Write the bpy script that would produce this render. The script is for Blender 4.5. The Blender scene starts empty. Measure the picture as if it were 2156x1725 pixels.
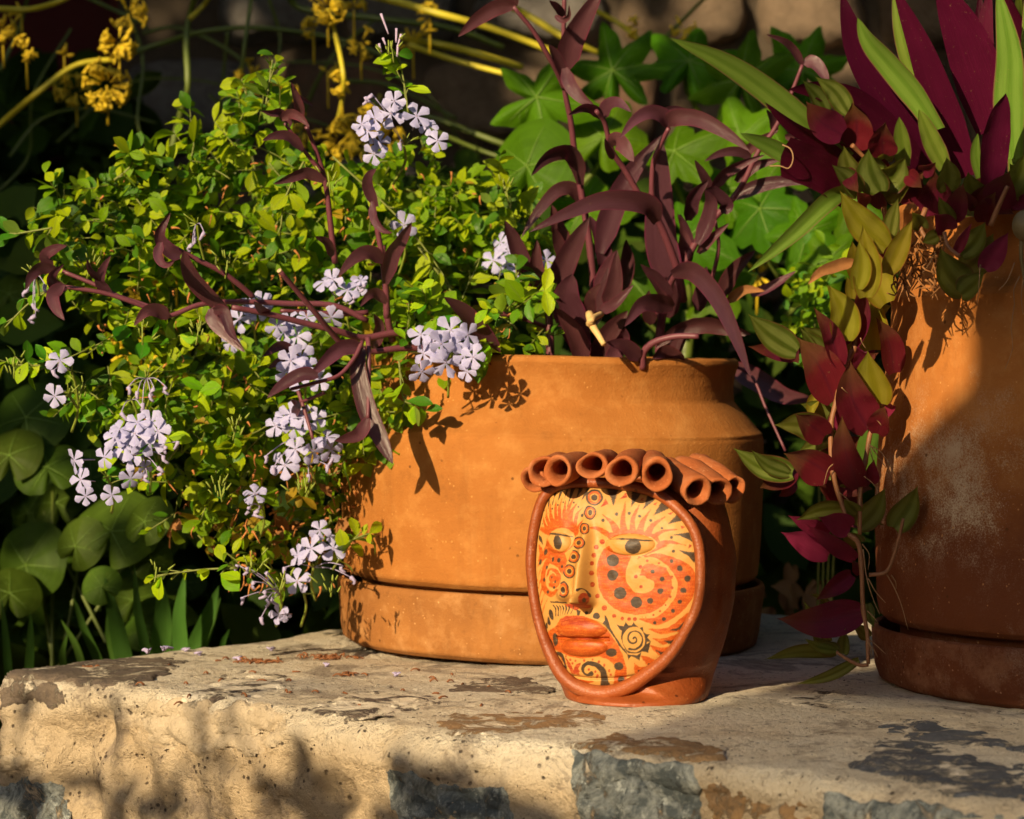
import bpy, bmesh, math, random
import numpy as np
from mathutils import Vector, Matrix
from mathutils.bvhtree import BVHTree
random.seed(7)
rng = np.random.RandomState(11)
scene = bpy.context.scene
C = scene.collection
# ---------------------------------------------------------------- camera
H = 0.294                       # camera height above the wall top (z = 0)
F = 5090.0                      # focal length in units of a 2156 px wide picture
CX, HY = 1078.0, 750.0          # centre column, horizon row
cam = bpy.data.cameras.new('camera')
cam.lens = 85; cam.sensor_width = 36; cam.sensor_fit = 'HORIZONTAL'
cam.shift_y = -(862.5 - HY) / 2156.0
cam.clip_start = 0.05; cam.clip_end = 400
cam.dof.use_dof = True; cam.dof.focus_distance = 2.08; cam.dof.aperture_fstop = 9.0
co = bpy.data.objects.new('camera', cam); C.objects.link(co)
co.location = (0, 0, H); co.rotation_euler = (math.radians(90), 0, 0)
scene.camera = co
# ---------------------------------------------------------------- light
ELEV = math.radians(22); SAZ = math.radians(210)
TANE = math.tan(ELEV)
world = bpy.data.worlds.new('World'); scene.world = world; world.use_nodes = True
wn = world.node_tree.nodes; wl = world.node_tree.links
sky = wn.new('ShaderNodeTexSky'); sky.sky_type = 'NISHITA'; sky.sun_disc = False
sky.sun_elevation = ELEV; sky.sun_rotation = SAZ; sky.air_density = 1.0; sky.dust_density = 2.0
bgn = wn['Background']; bgn.inputs['Strength'].default_value = 0.10
wl.new(sky.outputs['Color'], bgn.inputs['Color'])
TOSUN = Vector((-0.5 * math.cos(ELEV), -0.866 * math.cos(ELEV), math.sin(ELEV)))
sl = bpy.data.lights.new('sun', 'SUN'); sl.energy = 5.0; sl.angle = math.radians(0.5); sl.color = (1.0, 0.76, 0.45)
so = bpy.data.objects.new('sun', sl); C.objects.link(so)
so.rotation_euler = TOSUN.to_track_quat('Z', 'Y').to_euler(); so.location = (-3, -5, 4)
scene.view_settings.view_transform = 'Standard'; scene.view_settings.look = 'None'
scene.view_settings.exposure = 0.55; scene.view_settings.gamma = 1.0
scene.render.engine = 'CYCLES'
cy = scene.cycles
cy.use_denoising = True; cy.max_bounces = 5; cy.diffuse_bounces = 3; cy.glossy_bounces = 2
cy.transmission_bounces = 3; cy.transparent_max_bounces = 4; cy.caustics_reflective = False; cy.caustics_refractive = False
# ---------------------------------------------------------------- helpers
def W(vx, vy, d):
    """point at depth d (metres from the camera) seen at picture position vx, vy"""
    return Vector(((vx - CX) / F * d, d, H - (vy - HY) / F * d))
FR = {'V': (0, 0, 1), 'tl': (0, 0, .36), 'tc': (690, 0, .36), 'tr': (1379.8, 0, .36), 'ml': (0, 517.4, .36), 'mc': (690, 517.4, .36),
      'mr': (1379.8, 517.4, .36), 'bl': (0, 1121, .36), 'bc': (690, 1121, .36), 'br': (1379.8, 1121, .36)}
def V(fr, x, y):
    a, b, k = FR[fr]; return a + x * k, b + y * k

def hash3(i, j, k, s):
    n = (i * 374761393 + j * 668265263 + k * 2147483647 + s * 1274126177).astype(np.int64)
    n = (n ^ (n >> 13)) * 1274126177; n = n & 0x7fffffff
    return ((n ^ (n >> 16)) & 0xffff) / 65535.0
def vnoise(P, s=0):
    I = np.floor(P).astype(np.int64); f = P - I; f = f * f * (3 - 2 * f); r = 0
    for dx in (0, 1):
        for dy in (0, 1):
            for dz in (0, 1):
                w = (f[:, 0] if dx else 1 - f[:, 0]) * (f[:, 1] if dy else 1 - f[:, 1]) * (f[:, 2] if dz else 1 - f[:, 2])
                r = r + w * hash3(I[:, 0] + dx, I[:, 1] + dy, I[:, 2] + dz, s)
    return r * 2 - 1
def fbm(P, freq, octs=4, s=0, gain=.5):
    r = 0; a = 1
    for o in range(octs):
        r = r + a * vnoise(P * freq + 17.3 * o, s + o); freq *= 2.03; a *= gain
    return r

def setp(o, label=None, cat=None, group=None, kind=None):
    if label: o['label'] = label
    if cat: o['category'] = cat
    if group: o['group'] = group
    if kind: o['kind'] = kind
    return o
def empty(name, loc, label, cat, group=None, kind=None):
    o = bpy.data.objects.new(name, None); C.objects.link(o); o.location = loc; o.empty_display_size = .05
    return setp(o, label, cat, group, kind)
def link(name, me, parent=None, mat=None, smooth=True):
    """me in world coordinates; parent keeps world placement"""
    o = bpy.data.objects.new(name, me); C.objects.link(o)
    if mat is not None and len(me.materials) == 0:
        for m in (mat if isinstance(mat, (list, tuple)) else [mat]): me.materials.append(m)
    if parent is not None:
        o.parent = parent; o.matrix_parent_inverse = winv(parent)
    return o
def winv(p):
    m = Matrix.Translation(p.location)
    return m.inverted()
def mesh(name, vs, fs, smooth=True, uv=None, mi=None):
    me = bpy.data.meshes.new(name)
    vs = np.asarray(vs, dtype=np.float32).reshape(-1, 3)
    if len(fs) and all(len(f) == 4 for f in fs[:5]) and isinstance(fs, np.ndarray):
        n = len(fs); me.vertices.add(len(vs)); me.vertices.foreach_set('co', vs.ravel())
        me.loops.add(n * 4); me.loops.foreach_set('vertex_index', fs.astype(np.int32).ravel())
        me.polygons.add(n); me.polygons.foreach_set('loop_start', np.arange(0, n * 4, 4, dtype=np.int32))
    else:
        me.from_pydata(vs.tolist(), [], [list(map(int, f)) for f in fs])
    me.update(calc_edges=True)
    if uv is not None:
        u = me.uv_layers.new(name='UVMap'); li = np.zeros(len(me.loops), dtype=np.int32); me.loops.foreach_get('vertex_index', li)
        u.data.foreach_set('uv', np.asarray(uv, dtype=np.float32)[li].ravel())
    if mi is not None: me.polygons.foreach_set('material_index', np.asarray(mi, dtype=np.int32))
    if smooth: me.polygons.foreach_set('use_smooth', np.ones(len(me.polygons), dtype=bool))
    me.validate(); me.update()
    return me
def catmull(P, n):
    P = [Vector(p) for p in P]
    if len(P) == 2: return [P[0].lerp(P[1], i / n) for i in range(n + 1)]
    Q = [P[0] * 2 - P[1]] + P + [P[-1] * 2 - P[-2]]; out = []; m = len(P) - 1
    for i in range(n + 1):
        t = i / n * m; k = min(int(t), m - 1); t -= k
        a, b, c, d = Q[k:k + 4]
        out.append(.5 * ((2 * b) + (c - a) * t + (2 * a - 5 * b + 4 * c - d) * t * t + (3 * b - a - 3 * c + d) * t ** 3))
    return out
class MB:
    def __init__(s): s.v = []; s.f = []; s.uv = []; s.mi = []
    def add(s, v, f, uv=None, mi=0):
        b = len(s.v); s.v.extend(v); s.f.extend([[b + i for i in q] for q in f]); s.mi.extend([mi] * len(f))
        s.uv.extend(uv if uv is not None else [(0, 0)] * len(v))
    def tube(s, pts, r0, r1=None, n=8, segs=None, mi=0, knots=False):
        r1 = r0 if r1 is None else r1
        pts = catmull(pts, segs or max(4, len(pts) * 4)); m = len(pts); v = []; f = []; uv = []
        up = Vector((.3, .2, 1)).normalized()
        for i, p in enumerate(pts):
            t = (pts[min(i + 1, m - 1)] - pts[max(i - 1, 0)]).normalized()
            a = t.cross(up)
            if a.length < .05: a = t.cross(Vector((1, 0, 0)))
            a.normalize(); b = t.cross(a); r = r0 + (r1 - r0) * i / (m - 1)
            if knots and i % 6 == 3: r *= 1.25
            for k in range(n):
                w = 2 * math.pi * k / n; v.append(p + (a * math.cos(w) + b * math.sin(w)) * r); uv.append((k / n, i / m))
        for i in range(m - 1):
            for k in range(n): f.append([i * n + k, i * n + (k + 1) % n, (i + 1) * n + (k + 1) % n, (i + 1) * n + k])
        f.append(list(range(n))[::-1]); f.append([(m - 1) * n + k for k in range(n)])
        s.add(v, f, uv, mi)
    def leaf(s, spine, w, prof='lance', roll=0., fold=.25, segs=12, cross=4, mi=0, side=None, wav=0.):
        pts = catmull(spine, segs); v = []; f = []; uv = []
        for i, p in enumerate(pts):
            t = (pts[min(i + 1, segs)] - pts[max(i - 1, 0)]).normalized(); q = i / segs
            view = Vector((p.x, p.y, p.z - H)).normalized()
            sd = t.cross(view) if side is None else t.cross(side)
            if sd.length < .05: sd = t.cross(Vector((0, 0, 1)))
            sd.normalize(); sd = Matrix.Rotation(roll, 3, t) @ sd; n = sd.cross(t).normalized()
            if n.dot(view) > 0 and side is None and abs(roll) < 1.3: n = -n
            if prof == 'lance': k = min(1, (q * 3.2 + .42)) * (1 - q ** 2.6) ** .75 * (1 + .12 * math.sin(math.pi * q))
            elif prof == 'strap': k = min(1, .70 + q * 1.0) * (1 - q ** 3.6) ** .9
            elif prof == 'ovate': k = (math.sin(math.pi * min(1, q * .93 + .06) ** .72)) ** .85 * (1 - q ** 8)
            elif prof == 'stump': k = 1.0
            else: k = math.sin(math.pi * q) ** .6
            for c in range(cross + 1):
                x = c / cross * 2 - 1
                off = fold * abs(x) ** 1.5 * w / 2 * k - .10 * w * math.sin(3 * q) * fold
                wv = wav * w * math.sin(q * 19 + x * 2) * abs(x)
                v.append(p + sd * (x * w / 2 * k) - n * (-off - wv)); uv.append((c / cross, q))
        m = cross + 1
        for i in range(segs):
            for c in range(cross):
                f.append([i * m + c, i * m + c + 1, (i + 1) * m + c + 1, (i + 1) * m + c])
        # faces must look along +n (towards the viewer)
        a = (Vector(v[f[len(f) // 2][1]]) - Vector(v[f[len(f) // 2][0]])).cross(Vector(v[f[len(f) // 2][3]]) - Vector(v[f[len(f) // 2][0]]))
        c0 = Vector(v[f[len(f) // 2][0]]); vw = Vector((c0.x, c0.y, c0.z - H)) if side is None else side
        if a.dot(vw) > 0: f = [q[::-1] for q in f]
        s.add(v, f, uv, mi)
    def build(s, name, mat, parent=None, smooth=True):
        me = mesh(name, [tuple(x) for x in s.v], s.f, smooth, s.uv, s.mi)
        return link(name, me, parent, mat)

# ---------------------------------------------------------------- materials
def nm(name):
    m = bpy.data.materials.new(name); m.use_nodes = True; nt = m.node_tree
    return m, nt, nt.nodes['Principled BSDF'], nt.nodes['Material Output']
def N(nt, t, **k):
    n = nt.nodes.new(t)
    for a, b in k.items():
        if a.startswith('i_'):
            n.inputs[int(a[2:]) if a[2:].isdigit() else a[2:].replace('_', ' ')].default_value = b
        else: setattr(n, a, b)
    return n
def ramp(nt, src, stops, interp='LINEAR'):
    r = nt.nodes.new('ShaderNodeValToRGB'); r.color_ramp.interpolation = interp; e = r.color_ramp.elements
    while len(e) < len(stops): e.new(.5)
    for k, (p, c) in zip(e, stops): k.position = p; k.color = (*c, 1) if len(c) == 3 else c
    nt.links.new(src, r.inputs[0]); return r.outputs[0]
def mixc(nt, fac, a, b, mode='MIX'):
    m = nt.nodes.new('ShaderNodeMix'); m.data_type = 'RGBA'; m.blend_type = mode
    for sock, val in ((0, fac), (6, a), (7, b)):
        if hasattr(val, 'is_linked'): nt.links.new(val, m.inputs[sock])
        else: m.inputs[sock].default_value = (*val, 1) if isinstance(val, tuple) and len(val) == 3 else val
    return m.outputs[2]
def noise(nt, scale, detail=4, rough=.55, coord=None, dist=0., stretch=None):
    n = N(nt, 'ShaderNodeTexNoise'); n.inputs['Scale'].default_value = scale; n.inputs['Detail'].default_value = detail
    n.inputs['Roughness'].default_value = rough; n.inputs['Distortion'].default_value = dist
    if coord is None:
        g = N(nt, 'ShaderNodeNewGeometry'); coord = g.outputs['Position']
    if stretch is not None:
        mp = N(nt, 'ShaderNodeMapping'); mp.inputs['Scale'].default_value = stretch; mp.inputs['Rotation'].default_value = (0, 0, .68)
        nt.links.new(coord, mp.inputs[0]); coord = mp.outputs[0]
    nt.links.new(coord, n.inputs['Vector']); return n.outputs['Fac']
def math_(nt, op, a, b=0.):
    m = N(nt, 'ShaderNodeMath', operation=op)
    for i, x in enumerate((a, b)):
        if hasattr(x, 'is_linked'): nt.links.new(x, m.inputs[i])
        else: m.inputs[i].default_value = x
    return m.outputs[0]
def bump(nt, h, bsdf, strength=.3, dist=.002, prev=None):
    b = N(nt, 'ShaderNodeBump'); b.inputs['Strength'].default_value = strength; b.inputs['Distance'].default_value = dist
    nt.links.new(h, b.inputs['Height'])
    if prev is not None: nt.links.new(prev, b.inputs['Normal'])
    nt.links.new(b.outputs[0], bsdf.inputs['Normal']); return b.outputs[0]
def leafmat(name, top, under=None, trans=.3, rough=.42, var=.25, stripe=None, veins=None, midrib=None, edge=None, transcol=None, vscale=60, tip=None, spec=.3):
    m, nt, p, out = nm(name); L = nt.links
    under = under or top
    nz = noise(nt, vscale, 3, .6)
    def shade(c):
        return mixc(nt, nz, tuple(x * (1 - var) for x in c), tuple(min(1, x * (1 + var)) for x in c))
    col = shade(top)
    uvn = N(nt, 'ShaderNodeUVMap'); sep = N(nt, 'ShaderNodeSeparateXYZ'); L.new(uvn.outputs[0], sep.inputs[0])
    ux = math_(nt, 'ABSOLUTE', math_(nt, 'SUBTRACT', sep.outputs[0], .5))
    fib = N(nt, 'ShaderNodeMapping'); fib.inputs['Scale'].default_value = (26, 1.2, 1); L.new(uvn.outputs[0], fib.inputs[0])
    fn = noise(nt, 1.6, 3, .6, fib.outputs[0])
    if stripe:
        st = ramp(nt, ux, [(0., (0,) * 3), (.05, (0,) * 3), (.14, (1,) * 3), (.30, (1,) * 3), (.38, (0,) * 3), (1, (0,) * 3)])
        st2 = math_(nt, 'MULTIPLY', st, math_(nt, 'ADD', math_(nt, 'MULTIPLY', fn, .9), .25))
        col = mixc(nt, st2, col, stripe)
    if edge:
        ed = ramp(nt, ux, [(0, (0,) * 3), (.44, (0,) * 3), (.49, (1,) * 3), (1, (1,) * 3)]); col = mixc(nt, ed, col, edge)
    if midrib:
        mr = ramp(nt, ux, [(0, (1,) * 3), (.025, (.6,) * 3), (.06, (0,) * 3), (1, (0,) * 3)]); col = mixc(nt, mr, col, midrib)
    fib2 = N(nt, 'ShaderNodeMapping'); fib2.inputs['Scale'].default_value = (70, 2.2, 1); L.new(uvn.outputs[0], fib2.inputs[0])
    fn2 = noise(nt, 1.4, 2, .5, fib2.outputs[0])
    if tip:
        tm = ramp(nt, math_(nt, 'ADD', sep.outputs[1], math_(nt, 'MULTIPLY', math_(nt, 'SUBTRACT', nz, .5), .5)), [(.45, (0,) * 3), (1., (1,) * 3)]); col = mixc(nt, math_(nt, 'MULTIPLY', tm, .75), col, tip)
    col = mixc(nt, math_(nt, 'MULTIPLY', fn, .35), col, tuple(x * .5 for x in top))
    col = mixc(nt, math_(nt, 'MULTIPLY', ramp(nt, fn2, [(.45, (0,) * 3), (.7, (1,) * 3)]), .35), col, tuple(min(1, x * 1.7) for x in top))
    spots = ramp(nt, noise(nt, 420, 2, .6), [(.68, (0,) * 3), (.74, (1,) * 3)]); col = mixc(nt, math_(nt, 'MULTIPLY', spots, .3), col, (.30, .20, .08))
    oi = N(nt, 'ShaderNodeObjectInfo'); hs = N(nt, 'ShaderNodeHueSaturation')
    L.new(math_(nt, 'ADD', .482, math_(nt, 'MULTIPLY', oi.outputs['Random'], .036)), hs.inputs['Hue']); L.new(math_(nt, 'ADD', .72, math_(nt, 'MULTIPLY', math_(nt, 'FRACT', math_(nt, 'MULTIPLY', oi.outputs['Random'], 7.31)), .6)), hs.inputs['Value'])
    L.new(col, hs.inputs['Color']); col = hs.outputs[0]
    geo = N(nt, 'ShaderNodeNewGeometry')
    uc = shade(under)
    if midrib:
        mr2 = ramp(nt, ux, [(0, (1,) * 3), (.03, (0,) * 3), (1, (0,) * 3)]); uc = mixc(nt, math_(nt, 'MULTIPLY', mr2, .5), uc, midrib)
    col = mixc(nt, geo.outputs['Backfacing'], col, uc)
    L.new(col, p.inputs['Base Color']); p.inputs['Roughness'].default_value = rough
    p.inputs['Specular IOR Level'].default_value = spec
    bump(nt, math_(nt, 'ADD', fn, math_(nt, 'MULTIPLY', fn2, .7)), p, .40, .0012)
    if trans:
        tr = N(nt, 'ShaderNodeBsdfTranslucent'); mx = N(nt, 'ShaderNodeMixShader'); mx.inputs[0].default_value = trans
        if transcol: tr.inputs['Color'].default_value = (*transcol, 1)
        else: L.new(mixc(nt, .5, col, tuple(min(1, x * 2.2) for x in top)), tr.inputs['Color'])
        L.new(p.outputs[0], mx.inputs[1]); L.new(tr.outputs[0], mx.inputs[2]); L.new(mx.outputs[0], out.inputs['Surface'])
    return m
def terracotta(name, col, dark, lightc, efflo=None, low_shade=None, stain=.5, speck=True):
    m, nt, p, out = nm(name); L = nt.links
    a = noise(nt, 7, 5, .6); b = noise(nt, 34, 5, .7); c = noise(nt, 420, 2, .6)
    cc = mixc(nt, ramp(nt, a, [(.32, (0,) * 3), (.68, (1,) * 3)]), dark, col)
    cc = mixc(nt, math_(nt, 'MULTIPLY', ramp(nt, b, [(.5, (0,) * 3), (.75, (1,) * 3)]), .55), cc, lightc)
    cc = mixc(nt, math_(nt, 'MULTIPLY', ramp(nt, b, [(.2, (1,) * 3), (.42, (0,) * 3)]), stain), cc, tuple(x * .45 for x in dark))
    # throwing rings: faint horizontal bands
    rg = noise(nt, 1.0, 4, .6, stretch=(4, 4, 120)); cc = mixc(nt, math_(nt, 'MULTIPLY', rg, .22), cc, tuple(x * .6 for x in col))
    dr = noise(nt, 1.0, 5, .7, stretch=(38, 38, 5)); cc = mixc(nt, math_(nt, 'MULTIPLY', ramp(nt, dr, [(.55, (0,) * 3), (.75, (1,) * 3)]), .35), cc, tuple(x * .55 for x in dark))
    blo = ramp(nt, noise(nt, 13, 6, .72), [(.56, (0,) * 3), (.72, (1,) * 3)]); cc = mixc(nt, math_(nt, 'MULTIPLY', blo, .22), cc, lightc)
    geo = N(nt, 'ShaderNodeNewGeometry'); sp = N(nt, 'ShaderNodeSeparateXYZ'); L.new(geo.outputs['Position'], sp.inputs[0])
    if low_shade:   # shade put into the colour low on the pot, edge wandering with the noise
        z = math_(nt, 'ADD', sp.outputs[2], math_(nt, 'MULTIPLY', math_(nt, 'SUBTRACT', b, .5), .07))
        wz = ramp(nt, math_(nt, 'MULTIPLY', z, 2.), [(0, (1,) * 3), (.26, (1,) * 3), (.50, (0,) * 3), (1, (0,) * 3)]); cc = mixc(nt, wz, cc, low_shade)
    if efflo:
        z = math_(nt, 'ADD', sp.outputs[2], math_(nt, 'MULTIPLY', math_(nt, 'SUBTRACT', b, .5), .16))
        band = ramp(nt, math_(nt, 'MULTIPLY', z, 2.), [(0, (.06,) * 3), (.09, (.3,) * 3), (.12, (.04,) * 3), (.22, (.15,) * 3), (.32, (1,) * 3), (.46, (.5,) * 3), (.56, (0,) * 3)])
        gr = ramp(nt, math_(nt, 'ADD', math_(nt, 'MULTIPLY', noise(nt, 650, 5, .85), .6), math_(nt, 'MULTIPLY', noise(nt, 16, 5, .7), .6)), [(.60, (0,) * 3), (.72, (1,) * 3)])
        cc = mixc(nt, math_(nt, 'MULTIPLY', math_(nt, 'MULTIPLY', band, gr), .85), cc, efflo)
    if speck:
        v = N(nt, 'ShaderNodeTexVoronoi'); v.inputs['Scale'].default_value = 190; L.new(geo.outputs['Position'], v.inputs['Vector'])
        s1 = ramp(nt, v.outputs['Distance'], [(0, (1,) * 3), (.14, (1,) * 3), (.2, (0,) * 3)])
        sel = ramp(nt, noise(nt, 90, 1), [(.56, (0,) * 3), (.6, (1,) * 3)])
        cc = mixc(nt, math_(nt, 'MULTIPLY', math_(nt, 'MULTIPLY', s1, sel), .7), cc, lightc)
        v2 = N(nt, 'ShaderNodeTexVoronoi'); v2.inputs['Scale'].default_value = 55; L.new(geo.outputs['Position'], v2.inputs['Vector'])
        s2 = ramp(nt, v2.outputs['Distance'], [(0, (1,) * 3), (.07, (1,) * 3), (.1, (0,) * 3)])
        sel2 = ramp(nt, noise(nt, 30, 1), [(.5, (0,) * 3), (.55, (1,) * 3)])
        cc = mixc(nt, math_(nt, 'MULTIPLY', math_(nt, 'MULTIPLY', s2, sel2), .8), cc, tuple(x * .3 for x in dark))
    L.new(cc, p.inputs['Base Color']); p.inputs['Roughness'].default_value = .86; p.inputs['Specular IOR Level'].default_value = .25
    h = math_(nt, 'ADD', c, math_(nt, 'MULTIPLY', b, 1.5)); h = math_(nt, 'ADD', h, math_(nt, 'MULTIPLY', rg, .8))
    bump(nt, h, p, .35, .0016)
    return m
def plain(name, col, rough=.8, var=.3, scale=40, bmp=.3, trans=0):
    m, nt, p, out = nm(name)
    nz = noise(nt, scale, 5, .65)
    nt.links.new(mixc(nt, nz, tuple(x * (1 - var) for x in col), tuple(min(1, x * (1 + var)) for x in col)), p.inputs['Base Color'])
    p.inputs['Roughness'].default_value = rough
    if bmp: bump(nt, nz, p, bmp, .004)
    if trans:
        tr = N(nt, 'ShaderNodeBsdfTranslucent'); tr.inputs['Color'].default_value = (*col, 1); mx = N(nt, 'ShaderNodeMixShader'); mx.inputs[0].default_value = trans
        nt.links.new(p.outputs[0], mx.inputs[1]); nt.links.new(tr.outputs[0], mx.inputs[2]); nt.links.new(mx.outputs[0], out.inputs['Surface'])
    return m
def mortarcol(nt):
    a = noise(nt, 5, 5, .6); b = noise(nt, 28, 6, .7); c = noise(nt, 110, 5, .75)
    gz = N(nt, 'ShaderNodeNewGeometry'); sz = N(nt, 'ShaderNodeSeparateXYZ'); nt.links.new(gz.outputs['Position'], sz.inputs[0])
    top_light = ramp(nt, math_(nt, 'ADD', math_(nt, 'MULTIPLY', sz.outputs[2], 14.), math_(nt, 'ADD', .8, math_(nt, 'MULTIPLY', b, .3))), [(.45, (0,) * 3), (.9, (1,) * 3)])   # wall top painted paler to offset the dim grazing sun
    col = mixc(nt, ramp(nt, a, [(.35, (0,) * 3), (.65, (1,) * 3)]), (.58, .45, .29), (.66, .54, .38))
    col = mixc(nt, top_light, col, mixc(nt, ramp(nt, a, [(.4, (0,) * 3), (.6, (1,) * 3)]), (.74, .65, .50), (.82, .76, .63)))
    col = mixc(nt, math_(nt, 'MULTIPLY', ramp(nt, b, [(.52, (0,) * 3), (.74, (1,) * 3)]), .5), col, (.50, .37, .22))
    col = mixc(nt, math_(nt, 'MULTIPLY', ramp(nt, c, [(.33, (1,) * 3), (.43, (0,) * 3)]), .65), col, (.26, .19, .12))
    col = mixc(nt, math_(nt, 'MULTIPLY', ramp(nt, noise(nt, 420, 3, .8), [(.55, (0,) * 3), (.7, (1,) * 3)]), .45), col, (.30, .22, .14))
    return col, a, b, c
def mortar(name):
    m, nt, p, out = nm(name); L = nt.links
    col, a, b, c = mortarcol(nt)
    # weathered grey streaks and pits
    st = noise(nt, 9, 6, .7, dist=.8)
    col = mixc(nt, math_(nt, 'MULTIPLY', ramp(nt, st, [(.53, (0,) * 3), (.60, (1,) * 3)]), .72), col, (.27, .22, .175))
    col = mixc(nt, math_(nt, 'MULTIPLY', ramp(nt, noise(nt, 34, 7, .8, dist=.6), [(.57, (0,) * 3), (.63, (1,) * 3)]), .6), col, (.20, .16, .13))
    pit = N(nt, 'ShaderNodeTexVoronoi'); pit.inputs['Scale'].default_value = 130; g = N(nt, 'ShaderNodeNewGeometry'); L.new(g.outputs['Position'], pit.inputs['Vector'])
    pm = math_(nt, 'MULTIPLY', ramp(nt, pit.outputs['Distance'], [(0, (1,) * 3), (.16, (1,) * 3), (.26, (0,) * 3)]), ramp(nt, noise(nt, 45, 2), [(.52, (0,) * 3), (.58, (1,) * 3)]))
    col = mixc(nt, math_(nt, 'MULTIPLY', pm, .8), col, (.07, .05, .04))
    L.new(col, p.inputs['Base Color']); p.inputs['Roughness'].default_value = .92; p.inputs['Specular IOR Level'].default_value = .2
    h = math_(nt, 'ADD', math_(nt, 'MULTIPLY', b, 1.4), c); h = math_(nt, 'SUBTRACT', h, math_(nt, 'MULTIPLY', pm, .7))
    h = math_(nt, 'ADD', h, math_(nt, 'MULTIPLY', noise(nt, 330, 4, .75), .9))
    bump(nt, h, p, 1.0, .0060)
    return m
def stonemat(name, base, alt, smear=.5, stretch=(1, 1.2, 1), seed=0.):
    m, nt, p, out = nm(name); L = nt.links
    mc, a, b, c = mortarcol(nt)
    d = noise(nt, 26, 8, .78, dist=.7); col = mixc(nt, ramp(nt, d, [(.44, (0,) * 3), (.58, (1,) * 3)]), base, alt)
    col = mixc(nt, ramp(nt, noise(nt, 95, 6, .8), [(.56, (0,) * 3), (.66, (1,) * 3)]), col, tuple(min(1, x * 1.5) for x in alt)); col = mixc(nt, ramp(nt, noise(nt, 60, 6, .8), [(.58, (0,) * 3), (.66, (1,) * 3)]), col, tuple(x * .4 for x in base))
    col = mixc(nt, math_(nt, 'MULTIPLY', c, .5), col, tuple(x * .5 for x in base))
    sm = ramp(nt, noise(nt, 24 + seed, 8, .80, stretch=stretch, dist=.6), [(smear - .03, (0,) * 3), (smear + .03, (1,) * 3)])
    col = mixc(nt, sm, col, mc)
    L.new(col, p.inputs['Base Color']); p.inputs['Roughness'].default_value = .75
    h = math_(nt, 'ADD', math_(nt, 'MULTIPLY', d, 1.), c); h = math_(nt, 'ADD', h, math_(nt, 'MULTIPLY', sm, .5)); bump(nt, h, p, 1.0, .005)
    return m
M = {}
M['pot'] = terracotta('terracotta_warm', (.42, .163, .034), (.33, .12, .022), (.54, .26, .075))
M['saucer'] = terracotta('terracotta_saucer', (.38, .16, .04), (.22, .085, .022), (.58, .32, .13), stain=.9)
M['pot2'] = terracotta('terracotta_tall', (.44, .165, .035), (.34, .12, .024), (.55, .27, .09), efflo=(.62, .50, .34), low_shade=(.15, .042, .013))
M['saucer2'] = terracotta('terracotta_dark', (.15, .042, .014), (.10, .028, .010), (.42, .22, .12), efflo=(.55, .45, .33))  # darker red-brown than the other saucer
M['clay'] = terracotta('red_clay', (.32, .075, .015), (.20, .04, .009), (.46, .15, .05), stain=.5); M['clay'].node_tree.nodes['Principled BSDF'].inputs['Roughness'].default_value = .48; M['clay'].node_tree.nodes['Principled BSDF'].inputs['Specular IOR Level'].default_value = .45
M['clay_hair'] = terracotta('red_clay_rough', (.38, .11, .03), (.30, .075, .02), (.58, .26, .12), stain=.3)
M['soil'] = plain('potting_soil', (.045, .028, .018), .95, .5, 80, .8)
M['mortar'] = mortar('lime_mortar')
M['slate'] = stonemat('slate_brown', (.11, .085, .07), (.20, .155, .115), .55)
M['slate2'] = stonemat('slate_patchy', (.07, .05, .045), (.17, .13, .10), .47, seed=3)
M['ochre'] = stonemat('ochre_stone', (.36, .22, .10), (.24, .16, .09), .54)
M['grey'] = stonemat('blue_grey_stone', (.10, .125, .135), (.46, .50, .48), .60, (1.5, 1.5, .8), seed=5)
M['blue'] = stonemat('blue_slate', (.075, .09, .115), (.13, .14, .16), .54, seed=2)
M['cream'] = stonemat('pale_limestone', (.60, .50, .36), (.52, .42, .29), .60)
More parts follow.
